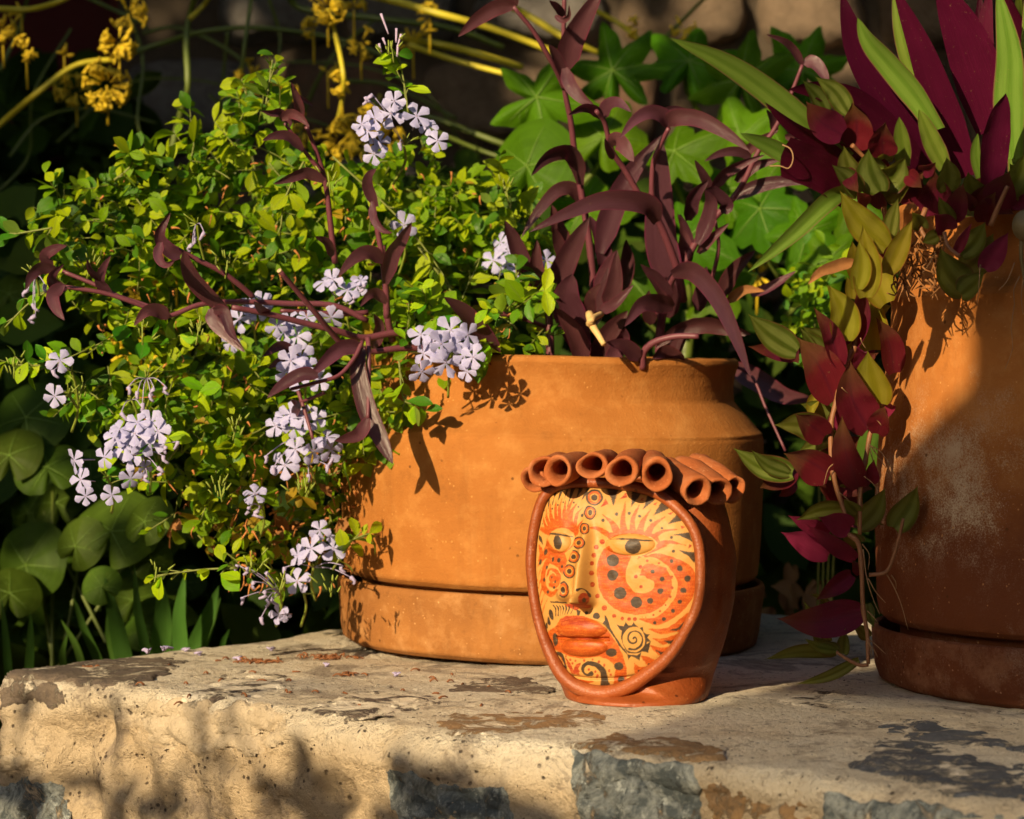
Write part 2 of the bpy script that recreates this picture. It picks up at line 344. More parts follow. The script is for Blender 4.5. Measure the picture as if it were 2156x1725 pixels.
# ================================================================ setting
WO = Vector((-.489, 2.2465, 0)); WA = Vector((.776, -.630, 0)).normalized(); WB = Vector((.630, .776, 0)).normalized()
def build_wall():
    Lw, Bw, Hw = 2.3, .92, .62
    aa = np.concatenate([np.arange(0, 1.12, .0034), np.linspace(1.13, Lw, 60)])
    bb = np.concatenate([np.arange(0, .12, .0034), np.arange(.12, .7, .006), np.linspace(.71, Bw, 18)])
    hh = np.concatenate([np.arange(0, .24, .0034), np.linspace(.25, Hw, 22)])
    vs = []; fs = []; base = 0
    def patch(A, B, fn):
        nonlocal base
        g = np.array([[fn(a, b) for b in B] for a in A]).reshape(-1, 3); n, m = len(A), len(B)
        i, j = np.meshgrid(np.arange(n - 1), np.arange(m - 1), indexing='ij'); k = (i * m + j).ravel() + base
        vs.append(g); fs.append(np.stack([k, k + m, k + m + 1, k + 1], 1)); base += n * m
    patch(aa, bb, lambda a, b: (a, b, 0)); patch(aa, hh[::-1], lambda a, h: (a, 0, -h))
    patch(bb[::-1], hh[::-1], lambda b, h: (0, b, -h)); patch(aa[::-1], hh[::-1], lambda a, h: (a, Bw, -h))
    P = np.concatenate(vs); Fq = np.concatenate(fs)
    r = .022; lo = np.array([r, r, -9.]); hi = np.array([99., Bw - r, -r]); q = np.clip(P, lo, hi)
    d = P - q; ln = np.linalg.norm(d, axis=1, keepdims=True); n = d / np.maximum(ln, 1e-9)
    flat = ln[:, 0] < 1e-7
    P2 = q + n * r * np.minimum(1, ln / r + 1)
    P2 = q + n * r
    P2[flat] = P[flat]
    # slightly crooked footprint and uneven faces
    wgt = np.clip(-n[:, 2] + 1 - np.clip(n[:, 2], 0, 1), 0, 1)      # 1 on the upright faces
    side = 1 - np.clip(n[:, 2], 0, 1)
    h = side * (fbm(P2, 7, 4, 3) * .012 + fbm(P2, 30, 4, 9) * .0030 - np.abs(fbm(P2, 22, 4, 14)) * .004) + (1 - side) * (fbm(P2, 9, 3, 21) * .0022)
    h += (.35 + .65 * side) * (fbm(P2, 70, 4, 5) * .0024) - side * np.clip(fbm(P2, 110, 2, 44) - .35, 0, 1) * .006 + fbm(P2, 220, 2, 6) * .0004 * (.4 + side)
    # knock hollows and a crack into it
    hol = np.clip(fbm(P2, 16, 2, 40) - .42, 0, 1); h -= side * hol * .03
    P2 = P2 + n * h[:, None]
    P2[:, 2] = np.where(n[:, 2] > .9, np.minimum(P2[:, 2], .0035), P2[:, 2])
    Wd = np.array(WO) + P2[:, :1] * np.array(WA) + P2[:, 1:2] * np.array(WB) + P2[:, 2:] * np.array((0, 0, 1))
    return Wd, Fq
wv, wf = build_wall()
wall = empty('stone_wall', (WO.x, WO.y, -.6), 'broad cream mortar and stone wall under both big terracotta pots', 'wall')
wall_body = link('mortar', mesh('mortar', wv, wf), wall, M['mortar'])
bvh = BVHTree.FromPolygons([Vector(v) for v in wv.tolist()], wf.tolist())
def hit(vx, vy):
    d = (W(vx, vy, 1.0) - Vector((0, 0, H))).normalized()
    return bvh.ray_cast(Vector((0, 0, H)), d)
def top_z(x, y):
    r = bvh.ray_cast(Vector((x, y, .3)), Vector((0, 0, -1))); return r[0].z if r[0] else 0.
def inpoly(x, y, P):
    c = False; j = len(P) - 1
    for i in range(len(P)):
        if (P[i][1] > y) != (P[j][1] > y) and x < (P[j][0] - P[i][0]) * (y - P[i][1]) / (P[j][1] - P[i][1]) + P[i][0]: c = not c
        j = i
    return c
def edgedist(x, y, P):
    m = 1e9
    for i in range(len(P)):
        ax, ay = P[i - 1]; bx, by = P[i]; dx, dy = bx - ax, by - ay
        t = max(0, min(1, ((x - ax) * dx + (y - ay) * dy) / (dx * dx + dy * dy + 1e-9)))
        m = min(m, math.hypot(x - ax - t * dx, y - ay - t * dy))
    return m
def wall_stone(poly, mat, proud=.003, step=5, edge=14, rough=.0004, label=None, seed=0):
    """a stone bedded in the wall: follows the wall face, stands proud in the middle and dives below the mortar at its rim"""
    xs = [p[0] for p in poly]; ys = [p[1] for p in poly]; idx = {}; vs = []
    x0, y0 = min(xs) - step, min(ys) - step
    sy_ = step * (.35 if proud < .0021 else .8); nx, ny = int((max(xs) - x0) / step) + 2, int((max(ys) - y0) / sy_) + 2
    for i in range(nx):
        for j in range(ny):
            x, y = x0 + i * step, y0 + j * sy_
            r = hit(x, y)
            if r[0] is None: continue
            ins = inpoly(x, y, poly); ed = edgedist(x, y, poly); s = ed if ins else -ed
            if s < -step * 1.8: continue
            idx[i, j] = len(vs); vs.append((r[0], r[1], s))
    P = np.array([tuple(v[0]) for v in vs]); nz = fbm(P, 60, 3, 50 + seed) + .35 * fbm(P, 150, 2, 57 + seed); nb = fbm(P, 22, 3, 60 + seed)
    out = []
    for k, (p, n, s) in enumerate(vs):
        s2 = s + nz[k] * edge * .8 + nb[k] * edge * .5
        t = max(0, min(1, (s2 + edge * .35) / edge)); t = t * t * (3 - 2 * t)
        n2 = (n + Vector((0, 0, 1)) * .3).normalized() if n.z > .5 else n
        out.append(p + n2 * (-.0018 + t * (proud + .0018) + (nb[k] * rough * 1.2 + nz[k] * rough) * t))
    fs = []
    for (i, j), k in idx.items():
        q = [(i, j), (i, j + 1), (i + 1, j + 1), (i + 1, j)]
        if all(c in idx for c in q):
            w = [vs[idx[c]][0] for c in q]
            if max((w[a] - w[b]).length for a in range(4) for b in range(4)) < .09: fs.append([idx[c] for c in q])
    o = link('stone', mesh('stone', [tuple(v) for v in out], fs), wall, M[mat])
    if label: o['label'] = label
    return o
wall_stone([(-8, 1412), (290, 1378), (365, 1376), (400, 1395), (340, 1420), (300, 1442), (215, 1448), (90, 1432), (-8, 1428)], 'slate', .002)
wall_stone([(-8, 1440), (60, 1434), (118, 1440), (150, 1470), (112, 1500), (60, 1480), (-8, 1500)], 'slate', .0012)
wall_stone([(300, 1500), (330, 1478), (420, 1484), (520, 1484), (600, 1505), (590, 1560), (540, 1586), (420, 1590), (330, 1570), (298, 1540)], 'cream', .0035, edge=30, rough=.0003)
wall_stone([(365, 1478), (440, 1440), (520, 1420), (600, 1428), (590, 1452), (520, 1480), (430, 1484)], 'slate2', .0015)
wall_stone([(640, 1496), (730, 1462), (800, 1450), (900, 1462), (925, 1480), (890, 1500), (800, 1506), (770, 1520), (690, 1518)], 'slate2', .002)
wall_stone([(920, 1518), (960, 1498), (1060, 1496), (1240, 1495), (1290, 1510), (1250, 1530), (1150, 1540), (1060, 1545), (970, 1550), (925, 1535)], 'ochre', .0008, rough=.0003)
wall_stone([(950, 1456), (1000, 1430), (1080, 1416), (1150, 1436), (1165, 1452), (1060, 1466)], 'slate', .001)
wall_stone([(1203, 1574), (1290, 1549), (1400, 1552), (1535, 1573), (1528, 1602), (1462, 1606)], 'ochre', .0025, edge=8, rough=.0004)
wall_stone([(1206, 1582), (1300, 1592), (1464, 1612), (1474, 1660), (1480, 1735), (1222, 1735), (1206, 1650)], 'grey', .003, edge=10, rough=.0006)
wall_stone([(810, 1612), (900, 1640), (1010, 1650), (1060, 1660), (1090, 1735), (838, 1735), (818, 1680)], 'grey', .001, edge=12, rough=.0005)
wall_stone([(1640, 1476), (1720, 1456), (1810, 1470), (1840, 1486), (1700, 1492)], 'slate2', .001)
wall_stone([(1790, 1612), (1850, 1560), (1960, 1568), (2080, 1600), (2170, 1615), (2170, 1700), (1990, 1676), (1900, 1640)], 'blue', .0012, rough=.0004)
wall_stone([(1850, 1530), (1910, 1516), (2000, 1524), (2080, 1545), (2170, 1578), (2170, 1594), (2020, 1570), (1880, 1548)], 'blue', .001)
wall_stone([(1482, 1640), (1600, 1668), (1700, 1690), (1710, 1735), (1490, 1735)], 'ochre', .001, edge=30, rough=.0008)
wall_stone([(1740, 1672), (1850, 1690), (2000, 1700), (2170, 1712), (2170, 1735), (1740, 1735)], 'grey', .003, edge=16, rough=.0015)
wall_stone([(-8, 1588), (60, 1584), (92, 1592), (70, 1612), (20, 1626), (-8, 1630)], 'cream', .0035, edge=30, rough=.0003)
wall_stone([(-8, 1650), (60, 1640), (130, 1660), (150, 1735), (-8, 1735)], 'grey', .002, edge=18, rough=.0012)

# ground beyond and below the wall
gx = np.concatenate([-np.geomspace(150, 3, 14), np.linspace(-2.6, 2.6, 60), np.geomspace(3, 150, 14)])
gy = np.concatenate([-np.geomspace(150, 3, 12), np.linspace(-2.5, 6, 90), np.geomspace(6.5, 200, 14)])
GX, GY = np.meshgrid(gx, gy, indexing='ij'); GP = np.stack([GX.ravel(), GY.ravel(), np.zeros(GX.size)], 1)
near = (np.abs(GP[:, 0]) < 5) & (np.abs(GP[:, 1]) < 8)
GP[:, 2] = -.55 + np.where(near, fbm(GP, 1.6, 4, 70) * .05, 0)
n_, m_ = GX.shape; ii, jj = np.meshgrid(np.arange(n_ - 1), np.arange(m_ - 1), indexing='ij'); kk = (ii * m_ + jj).ravel()
gm, nt, p, out = nm('garden_soil'); a1 = noise(nt, 3, 5); a2 = noise(nt, 40, 5, .7)
nt.links.new(mixc(nt, a1, mixc(nt, a2, (.03, .02, .012), (.09, .055, .03)), (.12, .07, .035)), p.inputs['Base Color']); p.inputs['Roughness'].default_value = .95; bump(nt, a2, p, .8, .02)
setp(link('ground', mesh('ground', GP, np.stack([kk, kk + m_, kk + m_ + 1, kk + 1], 1)), None, gm), kind='structure')

# dark red house wall far left and the rubble wall behind the garden
def slab(name, x0, x1, y0, y1, z0, z1, mat, parent=None):
    b = MB(); v = [(x, y, z) for x in (x0, x1) for y in (y0, y1) for z in (z0, z1)]
    b.add([Vector(q) for q in v], [[0, 1, 3, 2], [4, 6, 7, 5], [0, 4, 5, 1], [2, 3, 7, 6], [0, 2, 6, 4], [1, 5, 7, 3]]); return b.build(name, mat, parent, False)
redm = plain('maroon_plaster', (.085, .008, .008), .85, .35, 6, .3)
hw = empty('house_wall', (-1.7, 4.8, -.55), 'dark maroon painted plaster wall in shade at upper left', 'wall')
slab('plaster', -3.2, -.74, 4.7, 5.0, -.55, 2.6, redm, hw); slab('plinth', -3.2, -.73, 4.67, 4.7, -.55, -.3, plain('dark_plinth', (.05, .03, .025)), hw)
rw = empty('rubble_wall', (.5, 4.5, -.55), 'grey and tan rubble wall in shade far behind the plants', 'wall')
slab('mortar_core', -.72, 3.0, 4.42, 4.8, -.55, 1.9, plain('dark_joint', (.06, .045, .03), .95, .4, 30, .5), rw)
stm = [stonemat('rubble_grey', (.19, .18, .17), (.12, .11, .10), .75), stonemat('rubble_tan', (.21, .15, .10), (.14, .10, .065), .75), stonemat('rubble_rust', (.17, .09, .055), (.12, .08, .05), .75)]
def rub_stone(cx, cz, w, h, y, mi, parent, sd):
    vs = []; fs = []; n, m = 9, 7; rr = np.random.RandomState(sd)
    for i in range(n):
        for j in range(m):
            u = i / (n - 1) * 2 - 1; v = j / (m - 1) * 2 - 1
            k = (1 - max(abs(u), abs(v)) ** 6) ; sx = 1 - .16 * v * v; sz = 1 - .16 * u * u
            vs.append((cx + u * w / 2 * sx, y - .06 * (1 - max(u * u, v * v) ** 3) ** .5 if max(abs(u), abs(v)) < 1 else y + .05, cz + v * h / 2 * sz))
    for i in range(n - 1):
        for j in range(m - 1): fs.append([i * m + j, (i + 1) * m + j, (i + 1) * m + j + 1, i * m + j + 1])
    P = np.array(vs); P += np.stack([fbm(P, 14, 2, sd), fbm(P, 12, 3, sd + 5) * 1.4, fbm(P, 14, 2, sd + 9)], 1) * .012
    return link('stone', mesh('stone', P, fs), parent, stm[mi])
z = -.3; row = 0; rs = random.Random(5)
while z < 1.7:
    h = rs.uniform(.13, .21); x = -.7 + rs.uniform(-.1, 0)
    while x < 1.7:
        w = rs.uniform(.16, .34)
        if x > -.74: rub_stone(x + w / 2, z + h / 2, w * .99, h * .99, 4.41, rs.choice([0, 0, 1, 2]) if x < .1 else rs.choice([0, 1, 1, 2]), rw, rs.randint(0, 9999))
        x += w
    z += h

# ================================================================ pots
def lathe(name, prof, cx, cy_, z0, mat, parent, seg=128, wob=.0012, tilt=0., seed=0):
    vs = []; P = prof; n = len(P)
    ang = np.arange(seg) / seg * 2 * math.pi
    for (r, z) in P: vs.append(np.stack([r * np.cos(ang), r * np.sin(ang), np.full(seg, z)], 1))
    v = np.concatenate(vs); nz = fbm(v, 5, 3, seed) * wob * 1.6 + fbm(v, 40, 3, seed + 3) * wob * .25
    rr = np.linalg.norm(v[:, :2], axis=1, keepdims=True); v[:, :2] *= 1 + (nz[:, None] / np.maximum(rr, .01)) * (rr > .02)
    v[:, 2] += fbm(v * np.array([1, 1, 0.]), 6, 2, seed + 7) * wob * .8
    if tilt: v = v @ np.array(Matrix.Rotation(tilt, 3, 'Y')).T
    v += np.array([cx, cy_, z0])
    i, j = np.meshgrid(np.arange(n - 1), np.arange(seg), indexing='ij'); a = (i * seg + j).ravel(); b = (i * seg + (j + 1) % seg).ravel()
    return link(name, mesh(name, v, np.stack([a, b, b + seg, a + seg], 1)), parent, mat)
def prof(pts, n=6):
    out = []
    for k in range(len(pts) - 1):
        for i in range(n): t = i / n; out.append((pts[k][0] * (1 - t) + pts[k + 1][0] * t, pts[k][1] * (1 - t) + pts[k + 1][1] * t))
    out.append(pts[-1]); return out
BP = (.0388, 2.50); RP = (.5457, 2.172)
TB = math.radians(1.15)
big = empty('terracotta_planter', (BP[0], BP[1], .018), 'wide orange terracotta planter with angled shoulder behind the painted clay head', 'planter')
prof_big = prof([(.001, .020), (.19, .020), (.196, .026), (.1955, .045), (.1950, .066), (.2085, .0695), (.2140, .075), (.2155, .09), (.2165, .11), (.2175, .16), (.2172, .205)], 4)[:-1] + \
    [(.2172, .211), (.2168, .2145), (.2155, .2165), (.2162, .2178), (.2150, .2195)] + prof([(.2125, .2215), (.200, .236), (.1905, .2460), (.1868, .2510), (.1858, .262), (.1866, .274), (.1890, .284), (.1905, .2885), (.1895, .2925), (.186, .2945), (.178, .2940), (.171, .291), (.169, .280), (.169, .262)], 3)
lathe('pot_body', prof_big, BP[0], BP[1], .0, M['pot'], big, 160, .0012, TB, 3)
lathe('soil', [(.001, .268), (.06, .269), (.12, .267), (.172, .265)], BP[0], BP[1], 0, M['soil'], big, 64, .004, TB, 8)
bs = setp(lathe('terracotta_saucer', prof([(.001, -.001), (.205, -.001), (.2125, .004), (.2150, .015), (.2175, .040), (.2195, .054), (.2200, .0605), (.2185, .0640), (.2165, .0650), (.2140, .0630), (.212, .055), (.207, .019), (.001, .018)], 4), BP[0], BP[1], .001, M['saucer'], None, 160, .0012, TB, 14),
         'wide orange terracotta saucer under the planter with purple and blue-flowered plants', 'saucer')
tall = empty('terracotta_planter', (RP[0], RP[1], .018), 'tall terracotta planter with white salt stains, half in shade at right edge', 'planter')
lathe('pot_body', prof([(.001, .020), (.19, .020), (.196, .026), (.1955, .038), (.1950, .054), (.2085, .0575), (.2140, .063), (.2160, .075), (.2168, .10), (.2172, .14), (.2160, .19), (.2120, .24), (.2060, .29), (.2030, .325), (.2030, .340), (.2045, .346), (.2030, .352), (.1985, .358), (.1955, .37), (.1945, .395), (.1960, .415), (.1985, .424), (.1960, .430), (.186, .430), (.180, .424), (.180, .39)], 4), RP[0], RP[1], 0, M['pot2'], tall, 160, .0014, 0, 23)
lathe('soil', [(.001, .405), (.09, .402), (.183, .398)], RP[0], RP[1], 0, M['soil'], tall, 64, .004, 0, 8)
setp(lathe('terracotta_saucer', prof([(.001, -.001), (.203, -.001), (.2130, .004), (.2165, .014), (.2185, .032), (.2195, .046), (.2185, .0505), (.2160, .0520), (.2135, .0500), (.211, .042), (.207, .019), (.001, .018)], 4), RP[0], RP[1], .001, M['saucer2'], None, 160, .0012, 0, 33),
     'dark red-brown saucer under the tall planter at right', 'saucer')
# ================================================================ painted clay head
FR['C'] = (1069.4, 896.9, .36004)                       # close-up frames used to place the painted design on the face
DF = {'1': (119.8, 335.3, .30545), '2': (574.9, 335.3, .30545), '3': (119.8, 814.4, .43062), '4': (574.9, 814.4, .43062), 'C': (0, 0, 1)}
KS = .8                                                   # canvas cells per design unit
CW, CH = 1230, 1390
cream = (.50, .255, .062); orange = (.42, .068, .005); dark = (.030, .021, .014); red = (.33, .038, .010); yel = (.55, .24, .04)
cv = np.zeros((CH, CW, 3), dtype=np.float32); cv[:] = cream
yy, xx = np.mgrid[0:CH, 0:CW].astype(np.float32); xx = xx / KS; yy = yy / KS
g2 = np.stack([xx.ravel(), yy.ravel(), np.zeros(CW * CH, dtype=np.float32)], 1)
n_edge = (vnoise(g2 * .045, 5) * 2.2 + vnoise(g2 * .13, 6) * 1.1).reshape(CH, CW)      # hand-drawn wobble
streak = (vnoise(g2 * np.array([.035, .16, 1]), 8) * .5 + vnoise(g2 * .22, 9) * .35 + vnoise(g2 * .6, 10) * .25).reshape(CH, CW)
def D(fr, x, y): a, b, k = DF[fr]; return a + x * k, b + y * k
def blend(sl_, dist, col, soft=1.3):
    a = np.clip(.5 - (dist + n_edge[sl_]) / (2 * soft), 0, 1)
    st = streak[sl_]
    c = np.array(col, dtype=np.float32)
    if col in (orange, red): cc = c * (1 + st[..., None] * .30) + np.array([.08, .10, .02]) * np.clip(st, 0, 1)[..., None]
    elif col == dark: cc = c + np.array([.12, .07, .03]) * np.clip(st + .1, 0, 1)[..., None] * .5
    else: cc = c * (1 + st[..., None] * .07)
    cv[sl_] = cv[sl_] * (1 - a[..., None]) + np.clip(cc, 0, 1) * a[..., None]
def box_(pts, pad):
    x0 = max(0, int((min(p[0] for p in pts) - pad) * KS)); x1 = min(CW, int((max(p[0] for p in pts) + pad) * KS) + 2)
    y0 = max(0, int((min(p[1] for p in pts) - pad) * KS)); y1 = min(CH, int((max(p[1] for p in pts) + pad) * KS) + 2)
    return (slice(y0, y1), slice(x0, x1))
def poly(fr, pts, col):
    P = [D(fr, *p) for p in pts]; s = box_(P, 8); X, Y = xx[s], yy[s]
    if X.size == 0: return
    ins = np.zeros(X.shape, bool); dm = np.full(X.shape, 1e9, dtype=np.float32)
    for i in range(len(P)):
        ax, ay = P[i - 1]; bx, by = P[i]; dx, dy = bx - ax, by - ay
        t = np.clip(((X - ax) * dx + (Y - ay) * dy) / (dx * dx + dy * dy + 1e-6), 0, 1)
        dm = np.minimum(dm, np.hypot(X - ax - t * dx, Y - ay - t * dy))
        if by != ay: ins ^= ((by > Y) != (ay > Y)) & (X < (ax - bx) * (Y - by) / (ay - by) + bx)
    blend(s, np.where(ins, -dm, dm), col)
def ell(fr, x, y, rx, ry=None, col=dark, ang=0.):
    k = DF[fr][2]; ry = rx if ry is None else ry; rx *= k; ry *= k; x, y = D(fr, x, y)
    s = box_([(x, y)], max(rx, ry) + 8); X, Y = xx[s] - x, yy[s] - y
    if X.size == 0: return
    c, si = math.cos(ang), math.sin(ang); U = X * c + Y * si; Vv = -X * si + Y * c
    q = np.sqrt((U / rx) ** 2 + (Vv / ry) ** 2); blend(s, (q - 1) * min(rx, ry), col)
def stroke(fr, pts, rad, col=dark, n=None):
    k = DF[fr][2]; P = [D(fr, *p) for p in pts]
    if isinstance(rad, (int, float)): rad = [rad] * len(P)
    n = n or max(10, len(P) * 8); Q = catmull([(p[0], p[1], r * k) for p, r in zip(P, rad)], n)
    s = box_(Q, max(rad) * k + 8); X, Y = xx[s], yy[s]
    if X.size == 0: return
    dm = np.full(X.shape, 1e9, dtype=np.float32)
    for i in range(n):
        a, b = Q[i], Q[i + 1]; dx, dy = b.x - a.x, b.y - a.y
        t = np.clip(((X - a.x) * dx + (Y - a.y) * dy) / (dx * dx + dy * dy + 1e-6), 0, 1)
        dm = np.minimum(dm, np.hypot(X - a.x - t * dx, Y - a.y - t * dy) - (a.z + t * (b.z - a.z)))
    blend(s, dm, col)
def flame(fr, base, mid, tip, w, col=orange): stroke(fr, [base, mid, tip], [w, w * .62, 1.5 if fr == 'C' else 4], col, 12)
def ringspot(fr, x, y, r, ry=None, a=0.):
    ry = ry or r; r *= 1.08; ry *= 1.08; ell(fr, x, y, r, ry, dark, a); ell(fr, x, y, r * .78, ry * .78, orange, a); ell(fr, x, y, r * .52, ry * .52, yel, a); ell(fr, x, y, r * .38, ry * .38, dark, a)
# brow over the left eye
poly('1', [(400, 1010), (300, 960), (225, 890), (235, 830), (330, 850), (420, 780), (560, 720), (700, 700), (830, 760), (930, 850), (950, 900), (905, 1030), (860, 960), (760, 880), (640, 855), (540, 870), (450, 930)], orange)
for b, m, t, w in [((420, 930), (320, 800), (285, 650), 40), ((450, 880), (360, 700), (338, 490), 40), ((500, 840), (430, 620), (415, 385), 50), ((560, 810), (520, 560), (530, 330), 48), ((620, 790), (590, 520), (645, 290), 48),
                   ((690, 770), (690, 520), (710, 330), 50), ((740, 780), (760, 520), (875, 265), 50), ((800, 800), (820, 560), (940, 370), 55), ((880, 860), (930, 600), (1040, 468), 42), ((915, 960), (960, 820), (1065, 688), 42)]: flame('1', b, m, t, w)
for p in [[(560, 110), (510, 140), (455, 420)], [(430, 230), (380, 310), (375, 510)], [(690, 90), (615, 100), (555, 370)], [(780, 90), (735, 95), (680, 330)], [(890, 95), (815, 95), (745, 455)], [(1050, 85), (975, 90), (905, 325)], [(1190, 95), (1120, 95), (990, 375)]]: poly('1', p, dark)
for x, y, r in [(870, 370, 17), (955, 455, 18), (665, 365, 15), (565, 415, 14), (455, 490, 13), (375, 575, 12), (1030, 620, 24), (325, 660, 8), (275, 780, 12), (300, 520, 14)]: ell('1', x, y, r, r * 1.25)
# brow over the right eye
poly('2', [(50, 1070), (-10, 1000), (-50, 960), (130, 940), (280, 900), (440, 880), (600, 890), (760, 930), (900, 960), (1000, 1050), (1100, 1200), (980, 1260), (950, 1170), (990, 1150), (880, 1040), (700, 985), (470, 960), (250, 975), (130, 1020)], orange)
for b, m, t, w in [((0, 960), (-180, 860), (-360, 860), 55), ((200, 930), (110, 760), (-70, 600), 75), ((340, 910), (320, 660), (372, 345), 72), ((500, 910), (520, 660), (635, 415), 65), ((640, 940), (700, 740), (855, 495), 75), ((800, 960), (900, 800), (1145, 632), 70), ((930, 1010), (1090, 920), (1390, 880), 45), ((1040, 1150), (1250, 1130), (1525, 1190), 50)]: flame('2', b, m, t, w)
for p in [[(0, 110), (235, 120), (140, 460), (80, 270)], [(490, 150), (690, 175), (600, 290), (480, 462)], [(800, 215), (955, 270), (930, 320), (690, 525)], [(1070, 335), (1225, 450), (1190, 490), (900, 622)], [(1360, 590), (1460, 715), (1190, 780), (1130, 820)],
          [(1590, 945), (1660, 1130), (1600, 1100), (1420, 1005), (1290, 990), (1430, 955)], [(1715, 1320), (1715, 1490), (1680, 1525), (1580, 1400), (1390, 1290), (1400, 1275), (1560, 1315)]]: poly('2', p, dark)
for p in [[(380, 170), (408, 272), (255, 308)], [(710, 262), (712, 345), (625, 335)], [(970, 365), (955, 435), (885, 405)], [(1290, 550), (1235, 608), (1175, 580)], [(1520, 835), (1440, 885), (1420, 808)], [(1640, 1200), (1580, 1245), (1590, 1170)], [(-15, 300), (50, 405), (-105, 455)]]: poly('2', p, red)
for x, y, r in [(198, 590, 38), (-62, 712, 33), (440, 577, 31), (637, 630, 29), (848, 712, 31), (1066, 860, 24), (1248, 1037, 26), (1292, 1303, 33)]: ell('2', x, y, r)
# forehead and nose-bridge ring spots
for x, y, rx, ry in [(1262, 272, 152, 145), (1178, 565, 108, 125)]: ringspot('1', x, y, rx, ry)
ringspot('C', 447, 600, 27, 32); ringspot('C', 414, 684, 34, 34); ringspot('C', 384, 765, 34, 36); ringspot('C', 359, 851, 34, 38); ringspot('C', 323, 958, 31, 46)
# right cheek scroll
poly('C', [(590, 700), (560, 722), (535, 760), (522, 810), (520, 870), (532, 950), (560, 1010), (600, 1052), (660, 1088), (745, 1106), (830, 1096), (905, 1056), (950, 1000), (968, 930), (960, 870), (930, 830), (880, 815), (800, 800), (760, 770), (815, 745), (870, 700), (900, 690), (930, 700), (800, 760), (740, 765), (640, 730)], orange)
stroke('C', [(742, 768), (722, 840), (728, 895), (765, 930)], [20, 28, 38, 48], cream); ell('C', 785, 928, 72, 52, cream)
poly('C', [(762, 765), (792, 768), (770, 800), (748, 838), (742, 838)], orange)
stroke('C', [(738, 860), (775, 800), (850, 778), (925, 806), (970, 870), (982, 935), (962, 1010), (905, 1075), (825, 1110), (735, 1128)], [34, 26, 22, 22, 22, 21, 20, 18, 12, 4], cream, 60)
ell('C', 843, 862, 44, 42, orange); stroke('C', [(850, 850), (905, 880), (915, 930), (890, 990), (850, 1030)], [30, 34, 38, 44, 40], orange)
ell('C', 812, 930, 44, 36, cream)
stroke('C', [(800, 765), (870, 760), (960, 800), (1030, 862), (1048, 935), (1018, 1020), (950, 1095), (870, 1142), (772, 1130)], [3, 14, 33, 55, 55, 44, 33, 23, 4], orange, 50)
for x, y, r in [(613, 787, 36), (612, 873, 32), (657, 978, 36), (752, 1032, 33), (832, 1023, 18), (891, 965, 17), (903, 896, 14), (846, 852, 13), (957, 791, 10), (1006, 833, 16), (1051, 893, 19), (1026, 961, 18), (1004, 1027, 13), (967, 1082, 12), (912, 1129, 11), (858, 1152, 9)]: ell('C', x, y, r)
for x, y, r in [(552, 678, 15), (517, 710, 14), (502, 757, 14), (491, 803, 12), (489, 860, 14), (495, 928, 14), (524, 996, 13), (564, 1065, 15), (621, 1111, 12), (669, 1128, 11), (708, 1129, 11), (742, 1130, 10), (815, 789, 9), (775, 825, 11), (748, 882, 11), (778, 940, 11), (883, 803, 8), (921, 834, 7), (957, 884, 9), (960, 948, 9), (949, 1000, 7), (922, 1048, 6), (889, 1083, 5), (851, 1106, 5), (806, 1119, 4), (785, 1118, 3)]: ell('C', x, y, r, None, red)
# right eye
ell('2', 500, 1180, 440, 205, cream); poly('2', [(60, 1090), (200, 1010), (400, 970), (600, 975), (800, 1020), (980, 1150), (850, 1280), (640, 1370), (450, 1370), (250, 1290)], cream)
stroke('2', [(65, 1090), (160, 1210), (330, 1320), (480, 1375), (650, 1370), (830, 1290), (980, 1155)], [4, 12, 16, 16, 16, 12, 4], yel)
stroke('2', [(60, 1075), (250, 1068), (480, 1075), (700, 1095), (920, 1103)], [3, 12, 20, 18, 3]); ell('2', 515, 1205, 155, 150)
stroke('2', [(60, 1075), (200, 1000), (420, 955), (650, 960), (860, 1020), (1000, 1130)], [4, 8, 10, 14, 14, 16], orange)
# left eye and small cheek scroll
poly('1', [(370, 1060), (330, 1180), (260, 1330), (190, 1500), (165, 1725), (620, 1800), (720, 1560), (800, 1310), (870, 1180), (880, 1090), (640, 1300), (480, 1250)], orange)
poly('1', [(400, 1010), (450, 930), (540, 875), (640, 858), (760, 880), (860, 960), (890, 1040), (870, 1110), (780, 1230), (650, 1305), (560, 1290), (450, 1200), (370, 1075)], cream)
stroke('1', [(375, 1080), (450, 1210), (560, 1290), (660, 1300), (780, 1230), (870, 1110)], [3, 8, 10, 10, 8, 3], yel)
stroke('1', [(400, 1000), (440, 968), (600, 985), (740, 1010), (860, 1026)], [6, 14, 20, 14, 3]); ell('1', 560, 1140, 82, 138, dark, -.08)
poly('1', [(860, 1180), (800, 1260), (700, 1330), (650, 1400), (640, 1560), (730, 1530), (790, 1400), (850, 1260)], yel)
poly('C', [(170, 830), (215, 780), (260, 760), (320, 800), (300, 1000), (180, 1000)], cream)
stroke('C', [(300, 765), (245, 780), (215, 830), (205, 890), (215, 950), (255, 985), (285, 960)], [8, 14, 14, 14, 16, 15, 6], orange, 40)
stroke('C', [(250, 930), (280, 930), (297, 890), (280, 850), (245, 840), (228, 880)], [14, 16, 14, 10, 8, 5], orange, 40); ell('C', 262, 890, 22, 26, orange)
poly('C', [(255, 745), (330, 740), (345, 790), (310, 860), (295, 830), (240, 800)], orange)
stroke('C', [(170, 800), (200, 700)], 10, cream); stroke('C', [(183, 700), (196, 740), (184, 790)], [4, 12, 8], orange)
poly('C', [(182, 640), (197, 650), (208, 695), (200, 695), (182, 665)], dark)
